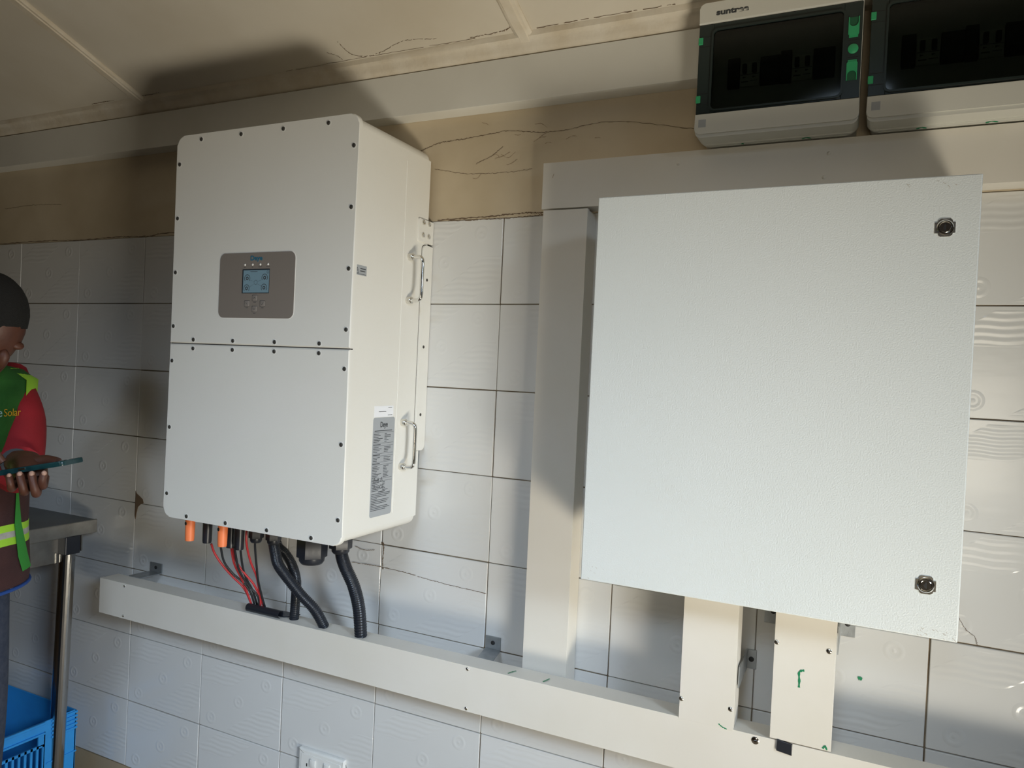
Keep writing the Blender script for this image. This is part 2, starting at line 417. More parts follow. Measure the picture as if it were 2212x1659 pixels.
# broken tile corner (dark chip) beside the inverter
bm = BM()
prism(bm, [(.601, -.765), (.606, -.772), (.618, -.778), (.632, -.786), (.636, -.797), (.622, -.803), (.612, -.812), (.607, -.83), (.603, -.85), (.600, -.838)], .0005, -.0012, 'Y')
link('broken_corner', bm, M['crack'], wall_back)
# worn, dirty mark on the plaster above the vertical trunking
bm = BM()
for i in range(16):
    cx = random.gauss(1.86, .09); cz_ = random.gauss(.15, .04)
    s = random.uniform(.006, .02)
    ribbon(bm, [(cx, 0, cz_), (cx + s, 0, cz_ + random.uniform(-.6, .6) * s), (cx + 2 * s, 0, cz_ + random.uniform(-1, 1) * s)], .0014, (0, -1, 0), .0005, jit=.0005, n=8)
link('scratch', bm, M['smudge'], wall_back)
# other walls
def wall_with_hole(name, axis, c0, c1, a0, a1, z0, z1, ha0, ha1, hz0, hz1):
    bm = BM()
    for (p, q, r0, r1) in ((a0, ha0, z0, z1), (ha1, a1, z0, z1), (ha0, ha1, hz1, z1), (ha0, ha1, z0, hz0)):
        if q - p < 1e-4 or r1 - r0 < 1e-4: continue
        if axis == 'X': box(bm, c0, c1, p, q, r0, r1)
        else: box(bm, p, q, c0, c1, r0, r1)
    struct(name, bm, M['wallpaint'])
zt = cz(YF)
wall_with_hole('wall_right', 'X', XR, XR + .15, YF, 0.18, -1.75, zt + .1, -2.5, -1.3, -1.75, 0.35)
wall_with_hole('wall_front', 'Y', YF - .15, YF, XL, XR, -1.75, zt + .1, 1.5, 3.1, -0.75, 0.35)
bm = BM(); box(bm, XL - .15, XL, YF, 0.18, -1.75, zt + .1); struct('wall_left', bm, M['wallpaint'])
bm = BM(); box(bm, XL - .15, XR + .15, YF - .15, 0.18, -1.85, -1.75); struct('floor', bm, M['oldfloor'])
# assumed window frame in the front wall and assumed door frame in the right wall (unseen, behind the photographer)
bm = BM()
for (a, b, c, d) in ((1.5, 1.55, -.75, .35), (3.05, 3.1, -.75, .35), (1.55, 3.05, -.75, -.70), (1.55, 3.05, .30, .35), (2.28, 2.32, -.70, .30)):
    box(bm, a, b, YF - .10, YF - .04, c, d)
struct('assumed_window_1', bm, M['batten'])
bm = BM()
for (a, b, c, d) in ((-2.5, -2.45, -1.75, .35), (-1.35, -1.3, -1.75, .35), (-2.45, -1.35, .30, .35)):
    box(bm, XR + .02, XR + .12, a, b, c, d)
struct('assumed_door_1', bm, M['batten'])

# ceiling: boards, cover strips, cornice
def slab(bm, x0, x1, y0, y1, t0, t1):
    """slab following the ceiling slope; t = offset above (+) or below (-) the ceiling plane"""
    pts = [(y0, cz(y0) + t0), (y1, cz(y1) + t0), (y1, cz(y1) + t1), (y0, cz(y0) + t1)]
    prism(bm, pts, x0, x1, 'X')
bm = BM(); slab(bm, XL, XR, 0.18, YF, 0.006, 0.05)
ceiling = link('ceiling', bm, M['crack']); ceiling['kind'] = 'structure'
strips = (-1.79, -0.57, 0.648, 1.866, 3.085, 4.305)
edges = [XL] + list(strips) + [XR]
for a, b in zip(edges, edges[1:]):
    bm = BM(); slab(bm, a + .001, b - .001, 0.0, YF, 0.0, 0.0058)
    link('ceiling_panel', bm, M['ceiling'], ceiling)
for i, x in enumerate(strips):
    bm = BM()
    prof = [(-.021, 0), (-.021, -.004), (-.017, -.0085), (-.012, -.009), (-.010, -.012), (.010, -.012), (.012, -.009), (.017, -.0085), (.021, -.004), (.021, 0)]
    n = 40; rows = []
    for k in range(n + 1):
        y = -.055 + (YF + .055) * (k / n) ** 1.6
        rows.append([bm.verts.new((x + a + random.uniform(-.0007, .0007), y, cz(y) + b + random.uniform(-.0004, .0004))) for a, b in prof])
    for r0, r1 in zip(rows, rows[1:]):
        for k in range(len(prof) - 1): bm.faces.new((r0[k], r0[k + 1], r1[k + 1], r1[k]))
    bm.faces.new(rows[0]); bm.faces.new(list(reversed(rows[-1])))
    link('cover_strip', bm, M['batten'], ceiling, smooth=40)
bm = BM()
# cornice bead running along the wall, just above the trunking
prof = [(0.0, .352), (-.036, .3445), (-.047, .3455), (-.056, .350), (-.062, .358), (-.065, .366), (-.072, .369), (-.078, .372), (-.080, cz(-.080)), (0.0, cz(0) + .001)]
rows = []
n = 90
for k in range(n + 1):
    x = XL + (XR - XL) * k / n
    rows.append([bm.verts.new((x, y + random.uniform(-.0006, .0006), z + random.uniform(-.0005, .0005))) for y, z in prof])
for r0, r1 in zip(rows, rows[1:]):
    for k in range(len(prof)): bm.faces.new((r0[k], r0[(k + 1) % len(prof)], r1[(k + 1) % len(prof)], r1[k]))
link('cornice', bm, M['batten'], ceiling, smooth=50)
bm = BM()
def cpt(x, y): return (x, y, cz(y))
for pts, wd in (([cpt(1.41, -.14), cpt(1.42, -.10), cpt(1.46, -.085), cpt(1.50, -.09)], .0025), ([cpt(1.50, -.09), cpt(1.58, -.11), cpt(1.66, -.10)], .0015),
                ([cpt(1.36, -.115), cpt(1.38, -.10), cpt(1.385, -.088)], .002), ([cpt(1.74, -.087), cpt(1.82, -.09), cpt(1.85, -.10)], .003),
                ([cpt(.45, -.084), cpt(.5, -.085), cpt(.55, -.084)], .003), ([cpt(.66, -.085), cpt(.70, -.083), cpt(.74, -.085)], .0025),
                ([cpt(1.94, -.30), cpt(1.96, -.22), cpt(1.97, -.20)], .0015), ([cpt(1.1, -.40), cpt(1.17, -.38), cpt(1.25, -.40)], .0015),
                ([cpt(1.9, -.083), cpt(2.05, -.084), cpt(2.2, -.083)], .0025), ([cpt(1.2, -.083), cpt(1.5, -.084), cpt(1.75, -.083)], .0016)):
    ribbon(bm, pts, wd, (0, -.33, -.94), .0006, jit=.001, n=40)
link('paint_crack', bm, M['crack'], ceiling)
# nothing is built outside and the world gives no light

# ------------------------------------------------------------------ trunking
def screw(parent, x, y, z, r=.0042, m='steel', axis=(0, -1, 0)):
    bm = BM(); lathe(bm, (x, y, z), axis, [(-.0005, r), (.0008, r), (.0016, r * .75), (.0020, r * .35)], 14)
    a = Vector(axis)
    box(bm, x - r * .55, x + r * .55, y - .0024, y - .0019, z - r * .1, z + r * .1)
    box(bm, x - r * .1, x + r * .1, y - .0024, y - .0019, z - r * .55, z + r * .55)
    return link('screw', bm, M[m], parent, smooth=40)
def trunk_h(name, label, group, x0, x1, yb, yf, z0, z1, mat='trunk', lid='front'):
    t = thing(name, label, 'trunking', ((x0 + x1) / 2, yb, z0), group)
    bm = BM(); box(bm, x0 + .001, x1 - .001, yf + .0015, yb, z0 + .001, z1 - .001, bev=.0008, seg=1); link('channel', bm, M[mat], t)
    bm = BM()
    e = .0012; h = .012      # lid: front plate with two short returns
    box(bm, x0, x1, yf, yf + e, z0, z1, bev=.0005, seg=2)
    box(bm, x0, x1, yf + e * .5, yf + h, z1 - e, z1, bev=.0003, seg=1)
    box(bm, x0, x1, yf + e * .5, yf + h, z0, z0 + e, bev=.0003, seg=1)
    link('lid', bm, M[mat], t, smooth=30)
    return t
def trunk_v(name, label, group, x0, x1, yb, yf, z0, z1, mat='trunk'):
    t = thing(name, label, 'trunking', ((x0 + x1) / 2, yb, z0), group)
    bm = BM(); box(bm, x0 + .001, x1 - .001, yf + .0015, yb, z0 + .001, z1 - .002, bev=.0008, seg=1); link('channel', bm, M[mat], t)
    bm = BM(); e = .0012; h = .012
    box(bm, x0, x1, yf, yf + e, z0, z1, bev=.0005, seg=2)
    box(bm, x0, x0 + e, yf + e * .5, yf + h, z0, z1, bev=.0003, seg=1)
    box(bm, x1 - e, x1, yf + e * .5, yf + h, z0, z1, bev=.0003, seg=1)
    link('lid', bm, M[mat], t, smooth=30)
    return t
G = 'white cable trunking on the tiled wall'
T1 = trunk_h('cable_trunking', 'long white trunking running just under the ceiling cornice, above the inverter', G, -1.2, 2.2535, -.0005, -.052, .244, .3435, 'trunk_cool')
T2 = trunk_h('cable_trunking', 'wide white trunking below the two breaker boxes, above the big grey cabinet', G, 1.918, 3.4, -.0005, -.055, .001, .1005)
for q in ((2.213, .076), (2.492, .074), (2.485, .030)): screw(T2, q[0], -.055, q[1], .0034, 'trunk')
T3 = trunk_v('cable_trunking', 'tall vertical white trunking between the inverter and the big grey cabinet', G, 1.924, 2.026, -.001, -.058, -1.085, -.003)
T4 = trunk_h('cable_trunking', 'long white trunking held off the wall below the inverter, with three black conduits entering it', G, .620, 3.4, -.064, -.121, -1.0955, -.996, 'trunk')
for q in ((.723, -1.004), (.723, -1.088), (1.823, -1.003), (1.824, -1.089)): screw(T4, q[0], -.121, q[1], .0036)
screw(T4, 2.423, -.121, -1.006, .0068, 'chrome')
T5 = trunk_v('cable_trunking', 'left of the two short vertical trunkings under the grey cabinet, without a green stroke', G, 2.2825, 2.3835, -.066, -.1225, -.998, -.731)
screw(T5, 2.286, -.1225, -.960); screw(T5, 2.377, -.1225, -.959)
T6 = trunk_v('cable_trunking', 'right of the two short vertical trunkings under the grey cabinet, marked with a green stroke', G, 2.4475, 2.5495, -.066, -.1235, -.993, -.731)
screw(T6, 2.4515, -.1235, -.819, .0042); screw(T6, 2.5385, -.1235, -.818, .0046)
def stroke(parent, pts, wd, nrm=(0, -1, 0), off=.0006, name='marker_stroke', n=20, mat='marker'):
    bm = BM(); ps = bez(pts, n); nrm = Vector(nrm)
    vs = []
    for i, p in enumerate(ps):
        t = (ps[min(i + 1, n)] - ps[max(i - 1, 0)]).normalized(); s = t.cross(nrm).normalized()
        k = 0.75 + .25 * math.sin(i * 1.3)
        vs.append((bm.verts.new(p + nrm * off + s * wd * k / 2), bm.verts.new(p + nrm * off - s * wd * k / 2)))
    for a, b in zip(vs, vs[1:]): bm.faces.new((a[0], a[1], b[1], b[0]))
    return link(name, bm, M[mat], parent)
stroke(T6, [(2.500, -.1235, -.8605), (2.496, -.1235, -.8612), (2.4915, -.1235, -.866), (2.4925, -.1235, -.878), (2.4925, -.1235, -.892)], .0045, name='green_marker_stroke')
stroke(T6, [(2.536, -.1235, -.990), (2.540, -.1235, -.985), (2.543, -.1235, -.991)], .004, name='green_marker_stroke')
stroke(T5, [(2.357, -.1225, -.9905), (2.364, -.1225, -.995), (2.372, -.1225, -.997)], .0025, name='green_marker_stroke')
stroke(T4, [(1.925, -.090, -.996), (1.918, -.104, -.996), (1.916, -.112, -.996)], .004, (0, 0, 1), name='green_marker_stroke')
stroke(T4, [(2.003, -.090, -.996), (1.999, -.104, -.996), (1.997, -.112, -.996)], .004, (0, 0, 1), name='green_marker_stroke')
stroke(T2, [(1.944, -.055, .076), (1.942, -.055, .071), (1.9415, -.055, .067)], .0014, name='scuff_mark', mat='smudge')
o = stroke(wall_back, [(2.586, -.001, -.898), (2.589, -.001, -.897), (2.593, -.001, -.8985)], .008, name='green_marker_dot')
# rubber offcut stuck out from under the right short trunking
bm = BM(); prism(bm, [(2.460, -1.013), (2.4865, -1.016), (2.4865, -.996), (2.461, -.992)], -.1212, -.1255, 'Y', bev=.0008)
tag(link('rubber_strip', bm, M['black']), 'small black rubber offcut hanging out below the short trunking with the green stroke', 'rubber strip')

# brackets
def bracket(label, x0, x1, ztab0, ztab1, kind, xa=None, yarm=-.066):
    t = thing('trunking_bracket', label, 'bracket', ((x0 + x1) / 2, 0, ztab0), 'grey metal brackets holding the trunking')
    bm = BM()
    box(bm, x0, x1, -.0034, -.0012, ztab0, ztab1, bev=.0004, seg=1)
    if kind == 'down':
        # arm runs forward from the lower edge of the wall tab
        a = [bm.verts.new(v) for v in ((x0, -.0034, ztab0), (x1, -.0034, ztab0), (x1 + xa, yarm, ztab0 - .0015), (x0 + xa, yarm, ztab0 - .0015))]
        b = [bm.verts.new(v) for v in ((x0, -.0012, ztab0 - .0022), (x1, -.0012, ztab0 - .0022), (x1 + xa, yarm, ztab0 - .0037), (x0 + xa, yarm, ztab0 - .0037))]
        bm.faces.new(a); bm.faces.new(list(reversed(b)))
        for i in range(4): bm.faces.new((a[i], b[i], b[(i + 1) % 4], a[(i + 1) % 4]))
    else:
        xe = x0 if kind == 'left' else x1    # arm plane runs forward beside the trunking
        s = .0022 if kind == 'left' else -.0022
        pts = [(-.0012, ztab0), (-.0012, ztab1), (yarm, ztab1 - .004), (yarm, ztab0 - .006)]
        prism(bm, pts, xe, xe + s, 'X')
    link('plate', bm, M['zinc'], t)
    bm = BM(); lathe(bm, ((x0 + x1) / 2, -.0033, (ztab0 + ztab1) / 2), (0, -1, 0), [(0, .0052), (.0012, .005), (.0022, .003)], 12)
    link('bolt', bm, M['darker'], t, smooth=40)
    return t
bracket('grey metal bracket behind the left end of the long lower trunking', .678, .728, -.993, -.966, 'down', -.01)
bracket('grey metal bracket behind the lower trunking, left of the tall vertical trunking', 1.804, 1.843, -.996, -.967, 'down', .012)
bracket('grey bracket tab on the right side of the left short trunking', 2.3845, 2.404, -.920, -.882, 'left', yarm=-.10)
bracket('grey bracket tab half hidden behind the left edge of the left short trunking', 2.268, 2.284, -.935, -.885, 'right')
bracket('grey bracket tab under the cabinet left of the trunking with the green stroke', 2.415, 2.4465, -.823, -.775, 'right')
bracket('bright grey bracket tab under the cabinet right of the trunking with the green stroke', 2.5505, 2.577, -.823, -.775, 'left', yarm=-.10)

# ------------------------------------------------------------------ inverter
inv = thing('solar_inverter', 'big white wall-mounted solar inverter with small display panel and cables underneath', 'inverter', (1.347, -.15, -.734))
IX0, IX1, IZ0, IZ1 = 1.083, 1.611, -.734, .1625
bm = BM(); prism(bm, rpoly(IX0 + .004, IX1 - .003, IZ0 + .004, IZ1 - .004, .020, 8), -.2945, -.020, 'Y', bev=.012, seg=4)
link('housing', bm, M['inverter'], inv, smooth=35)
bm = BM(); prism(bm, rpoly(IX0, IX1, -.3222, IZ1, .021, 8, (0, 0, 1, 1)), -.290, -.302, 'Y', bev=.0030, seg=3)
link('upper_front_cover', bm, M['inverter'], inv, smooth=35)
bm = BM(); prism(bm, rpoly(IX0, IX1, IZ0, -.3246, .021, 8, (1, 1, 0, 0)), -.290, -.302, 'Y', bev=.0030, seg=3)
link('lower_front_cover', bm, M['inverter'], inv, smooth=35)
bm = BM(); box(bm, IX0 + .003, IX1 - .003, -.2985, -.288, -.3255, -.3215)
link('cover_joint', bm, M['seam'], inv)
# raised fold on the side
bm = BM(); box(bm, 1.6075, 1.6092, -.1195, -.1165, -.69, .115, bev=.0006, seg=1)
link('side_fold', bm, M['inverter'], inv)
def cover_screw(x, z):
    bm = BM(); lathe(bm, (x, -.3018, z), (0, -1, 0), [(0, .0066), (.0004, .0066), (.0006, .0058), (.0004, .0050)], 20)
    w_ = link('screw_washer', bm, M['ring'], inv, smooth=40)
    bm = BM(); lathe(bm, (x, -.3019, z), (0, -1, 0), [(0, .0046), (.0012, .0044), (.0020, .003), (.0016, .0012)], 16)
    link('screw_head', bm, M['screwdark'], w_, smooth=40)
for x in (1.161, 1.2845, 1.4075, 1.531):
    for z in (.149, -.314, -.3345, -.7255): cover_screw(x, z)
for z in (.096, -.0305, -.1575, -.2835, -.365, -.522, -.679):
    cover_screw(1.0935, z); cover_screw(1.5995, z)
# display panel
bm = BM(); prism(bm, rpoly(1.2355, 1.4585, -.2635, -.1160, .016, 8), -.3018, -.3024, 'Y'); link('display_rim', bm, M['ring'], inv)
bm = BM(); prism(bm, rpoly(1.2370, 1.4570, -.2622, -.1173, .015, 8), -.3022, -.3030, 'Y')
dp = link('display_panel', bm, M['panel'], inv); dp['label'] = 'brown-grey rounded display panel'
bm = BM(); box(bm, 1.3070, 1.3865, -.3036, -.303, -.2075, -.1540); link('screen_frame', bm, M['lcdframe'], dp)
bm = BM(); box(bm, 1.3105, 1.3855, -.3041, -.3035, -.2060, -.1565); link('screen', bm, M['lcd'], dp)
def arc(bm, x, z, r, a0, a1, wd, y, n=18):
    vs = []
    for k in range(n + 1):
        a = math.radians(a0 + (a1 - a0) * k / n)
        vs.append((bm.verts.new((x + (r - wd / 2) * math.cos(a), y, z + (r - wd / 2) * math.sin(a))), bm.verts.new((x + (r + wd / 2) * math.cos(a), y, z + (r + wd / 2) * math.sin(a)))))
    for a, b in zip(vs, vs[1:]): bm.faces.new((a[0], a[1], b[1], b[0]))
bm = BM()
for gx, gz in ((1.3225, -.1745), (1.3735, -.1735), (1.3215, -.1965), (1.3725, -.1955)):
    arc(bm, gx, gz, .0080, -40, 220, .0013, -.3043); arc(bm, gx, gz, .0030, 0, 360, .0022, -.3043)
arc(bm, 1.3480, -.1835, .0048, 0, 360, .0006, -.3043); arc(bm, 1.3822, -.1610, .0028, 0, 360, .0007, -.3043)
for (a, b) in (((1.331, -.178), (1.343, -.182)), ((1.365, -.178), (1.353, -.182)), ((1.331, -.193), (1.343, -.187)), ((1.365, -.192), (1.353, -.187))):
    ribbon(bm, [(a[0], -.3043, a[1]), ((a[0] + b[0]) / 2, -.3043, (a[1] + b[1]) / 2), (b[0], -.3043, b[1])], .0005, (0, -1, 0), 0, n=4)
box(bm, 1.331, 1.352, -.3044, -.3042, -.1603, -.1593)
link('screen_graphics', bm, M['print'], dp)
text_mesh('Deye', .0145, face_y(1.3295, -.3034, -.1345), M['blueprint'], 'logo_lettering', dp, bold=.00025, width=.0345)
for x in (1.3130, 1.3357, 1.3583, 1.3808):
    bm = BM(); lathe(bm, (x, -.303, -.1440), (0, -1, 0), [(0, .0026), (.0006, .0024), (.0014, .0012)], 14); link('indicator_light', bm, M['ring'], dp, smooth=60)
for x, z in ((1.3460, -.2180), (1.3235, -.2303), (1.3690, -.2303), (1.3460, -.2422)):
    bm = BM(); prism(bm, rpoly(x - .0070, x + .0070, z - .0062, z + .0062, .002, 4), -.3028, -.3040, 'Y', bev=.0008, seg=2)
    link('button', bm, M['btn'], dp, smooth=35)
bm = BM()
for x, z in ((1.3460, -.2180), (1.3235, -.2303), (1.3690, -.2303), (1.3460, -.2422)):
    for (a, b, c, d) in ((-.0074, .0074, .0062, .0067), (-.0074, .0074, -.0067, -.0062), (-.0075, -.0070, -.0065, .0065), (.0070, .0075, -.0065, .0065)):
        box(bm, x + a, x + b, -.3032, -.3030, z + c, z + d)
    box(bm, x - .0035, x + .0035, -.3033, -.3030, z - .0098, z - .0088)
for sx, pts in ((0, [(1.3432, -.2195), (1.3460, -.2160), (1.3488, -.2195)]), (1, [(1.3432, -.2405), (1.3460, -.2440), (1.3488, -.2405)]), (2, [(1.3210, -.2280), (1.3255, -.2325)]), (3, [(1.3665, -.2310), (1.3683, -.2330), (1.3722, -.2280)])):
    for a, b in zip(pts, pts[1:]):
        d = Vector((b[0] - a[0], 0, b[1] - a[1])); s = Vector((-d.z, 0, d.x)).normalized() * .0004
        q = [Vector((a[0], -.30415, a[1])) + s, Vector((a[0], -.30415, a[1])) - s, Vector((b[0], -.30415, b[1])) - s, Vector((b[0], -.30415, b[1])) + s]
        bm.faces.new([bm.verts.new(v) for v in q])
for x in (1.3130, 1.3357): box(bm, x - .0018, x + .0018, -.3033, -.3030, -.1500, -.1492)
for x in (1.3583, 1.3808): box(bm, x - .0050, x + .0050, -.3033, -.3030, -.1500, -.1492)
link('panel_print', bm, M['print'], dp)
# handles
def handle(z0, z1, y=-.095):
    h = thing('handle', '', '', (0, 0, 0)); del h['label'], h['category']
    h.parent = inv; h.location = Vector((1.608, y, z0 + ZO)) - origin(inv)
    bm = BM()
    pts = [(1.618, y, z1), (1.632, y, z1), (1.641, y, z1 - .003), (1.645, y, z1 - .013), (1.645, y, (z0 + z1) / 2), (1.645, y, z0 + .013), (1.641, y, z0 + .003), (1.632, y, z0), (1.618, y, z0)]
    tube(bm, bez(pts, 48), .0046, 14)
    link('grip', bm, M['chrome'], h, smooth=60)
    for z in (z0, z1):
        bm = BM(); lathe(bm, (1.6078, y, z), (1, 0, 0), [(0, .0082), (.012, .0082), (.0135, .0072), (.014, .0055)], 22)
        link('boss', bm, M['steel'], h, smooth=40)
handle(-.201, -.101); handle(-.585, -.483)
# mounting tab with four bolts, long side plate
bm = BM(); prism(bm, rpoly(-.066, -.002, -.0585, -.0045, .004, 4, (1, 0, 0, 1)), 1.6075, 1.6125, 'X', bev=.001)
tabp = link('mounting_tab', bm, M['inverter'], inv, smooth=35)
for y in (-.049, -.0245):
    for z in (-.013, -.0425):
        bm = BM(); lathe(bm, (1.6122, y, z), (1, 0, 0), [(0, .0056), (.0035, .0054), (.0042, .0040), (.0036, .0026)], 16)
        link('bolt', bm, M['steel'], tabp, smooth=40)
bm = BM(); prism(bm, rpoly(-.043, -.0015, -.553, -.0635, .012, 6, (1, 1, 0, 1)), 1.6075, 1.6130, 'X', bev=.0012)
sp = link('side_plate', bm, M['inverter'], inv, smooth=35)
bm = BM(); prism(bm, rpoly(-.0445, -.0005, -.5545, -.062, .0125, 6, (1, 1, 0, 1)), 1.6072, 1.6082, 'X')
link('plate_gap', bm, M['seam'], sp)
for y, z in ((-.0235, -.145), (-.0255, -.305), (-.026, -.467)):
    bm = BM(); lathe(bm, (1.6128, y, z), (1, 0, 0), [(0, .0036), (.0014, .0034), (.002, .0015)], 12); link('screw', bm, M['screwdark'], sp, smooth=40)
# wall plate behind
bm = BM(); box(bm, 1.13, 1.60, -.0215, -.0005, -.60, -.02, bev=.002, seg=1); link('wall_plate', bm, M['zinc'], inv)
# stickers on the side
def side_box(bm, y0, y1, z0, z1, x=1.6084, t=.0002): box(bm, x, x + t, y0, y1, z0, z1)
bm = BM(); prism(bm, rpoly(-.206, -.1245, -.6890, -.4690, .006, 5), 1.6076, 1.6083, 'X')
lab = link('rating_label', bm, M['labelgrey'], inv); lab['label'] = 'grey printed rating label'
text_mesh('Deye', .017, face_x(1.6085, -.1790, -.4905), M['print'], 'logo_lettering', lab, bold=.0003, width=.027)
bm = BM()
def line(y0, y1, z, h=.0011): side_box(bm, y0, y1, z - h / 2, z + h / 2, 1.60835)
z = -.4985; line(-.200, -.134, z, .0016)
z = -.5020; line(-.2035, -.1275, z, .0005)
blocks = ((6, .52), (4, .52), (3, .52), (8, .52), (6, .52))
z = -.5055
for bi, (nl, fr) in enumerate(blocks):
    if bi > 0:
        line(-.2035, -.1275, z, .0005); z -= .0030; line(-.2030, -.176, z, .0018); z -= .0028; line(-.2035, -.1275, z, .0005); z -= .0032
    for k in range(nl):
        line(-.2025, -.2025 + random.uniform(.014, .034), z, .0012); line(-.162, -.162 + random.uniform(.006, .026), z, .0012); z -= .00345
zb = -.6345
line(-.178, -.152, zb, .0018)
for k in range(11):
    zb -= .0036; line(-.2030, -.2030 + (random.uniform(.055, .072) if k % 4 != 3 else .022), zb, .0012)
link('label_print', bm, M['print'], lab)
bm = BM()
def tri(y, z, s=.0050):
    for a, b in (((y - s, z - s), (y + s, z - s)), ((y + s, z - s), (y, z + s)), ((y, z + s), (y - s, z - s))):
        d = Vector((0, b[0] - a[0], b[1] - a[1])); n_ = Vector((0, -d.z, d.y)).normalized() * .00045
        A, B = Vector((1.60855, a[0], a[1])), Vector((1.60855, b[0], b[1]))
        bm.faces.new([bm.verts.new(v) for v in (A + n_, A - n_, B - n_, B + n_)])
    side_box(bm, y - .0005, y + .0005, z - .0028, z + .0014, 1.60845)
for y in (-.193, -.180, -.167): tri(y, -.6070)
tri(-.193, -.6225)
link('label_symbols', bm, M['print'], lab)
text_mesh('CE', .012, face_x(1.6085, -.1725, -.6275), M['print'], 'ce_mark', lab, bold=.0001, width=.0125)
bm = BM(); side_box(bm, -.204, -.132, -.4680, -.4435, 1.6076, .0007)
ser = link('serial_sticker', bm, M['labelwhite'], inv); ser['label'] = 'small white sticker'
bm = BM()
line(-.187, -.160, -.4560, .0013); line(-.152, -.138, -.4470, .0010); line(-.153, -.136, -.4640, .0010)
link('sticker_print', bm, M['print'], ser)
bm = BM(); side_box(bm, -.293, -.253, -.1675, -.1465, 1.6076, .0007)
wrn = link('warning_sticker', bm, M['labelgrey'], inv); wrn['label'] = 'small grey warning sticker'
bm = BM(); tri(-.2850, -.1575, .0055)
line(-.275, -.256, -.1535, .0018); line(-.275, -.258, -.1585, .0018); line(-.291, -.255, -.1650, .0008)
link('warning_print', bm, M['print'], wrn)

# ------------------------------------------------------------------ glands, connectors, cables under the inverter
def gland(label, x, y, zt, r, h, hexr, cap=True):
    g = thing('cable_gland', label, 'cable gland', (x, y, zt - h), 'black cable glands under the inverter')
    bm = BM(); cyl(bm, (x, y, zt + .004), (x, y, zt - h * .35), r * .86, n=24); link('collar', bm, M['black'], g, smooth=40)
    bm = BM(); prism(bm, [(x + hexr * math.cos(a), y + hexr * math.sin(a)) for a in [PI / 6 + .25 + k * PI / 3 for k in range(6)]], zt - h * .22, zt - h * .80, 'Z', bev=.0015, both=True)
    link('hex_nut', bm, M['black'], g, smooth=25)
    bm = BM(); lathe(bm, (x, y, zt - h * .78), (0, 0, -1), [(0, r * .98), (h * .12, r * .95), (h * .20, r * .80), (h * .22, r * .62)], 26); link('dome', bm, M['black'], g, smooth=50)
    return g
Zb = IZ0
gland('large empty black cable gland under the right half of the inverter', 1.4495, -.20, Zb, .0300, .080, .0345)
gland('black cable gland at the right corner of the inverter, holding the rightmost conduit', 1.487, -.145, Zb, .0215, .062, .0265)
gland('small black cable gland under the inverter, second from the left, where two conduits start', 1.333, -.20, Zb, .0150, .052, .0180)
gland('small black cable gland just left of the conduits', 1.279, -.20, Zb, .0145, .055, .0175)
def connector(label, x, y, zb_, mat, hole):
    c = thing('cable_connector', label, 'connector', (x, y, zb_), 'connectors in a row under the inverter')
    bm = BM(); lathe(bm, (x, y, Zb + .003), (0, 0, -1), [(0, .0112), ((Zb - zb_) * .2, .0115), ((Zb - zb_) * .96, .0108), ((Zb - zb_) + .003, .0100)], 20)
    link('sleeve', bm, M[mat], c, smooth=40)
    if hole:
        bm = BM(); lathe(bm, (x - .0025, y - .0108, Zb - .021), (-.25, -1, 0), [(0, .0044), (.0008, .0042)], 14); link('hole', bm, M['darker'], c)
    else:
        bm = BM(); box(bm, x - .017, x + .017, y - .004, y + .018, Zb - .022, Zb + .002, bev=.002, seg=1); link('mount', bm, M['black'], c)
    return c
connector('orange plastic connector cap at the left end of the inverter underside', 1.1155, -.25, -.7975, 'orange', True)
connector('orange plastic connector cap between the two black connectors', 1.223, -.25, -.7965, 'orange', True)
connector('black connector between the two orange caps, left one with a red cable', 1.130, -.21, -.8085, 'black', False)
connector('black connector right of the second orange cap', 1.2265, -.20, -.8130, 'black', False)
connector('black connector half hidden behind the second orange cap', 1.188, -.19, -.8155, 'black', False)
def cable(name, label, cat, group, pts, r, mat, n=40, z_top=None):
    bm = BM(); ps = [Vector(p) for p in pts]
    if z_top is not None: ps = [Vector((ps[0].x, ps[0].y, z_top))] + ps
    tube(bm, bez(ps, n), r, 10)
    return tag(link(name, bm, M[mat], smooth=60), label, cat, group)
cg = 'thin solar cables dropping into the lower trunking'
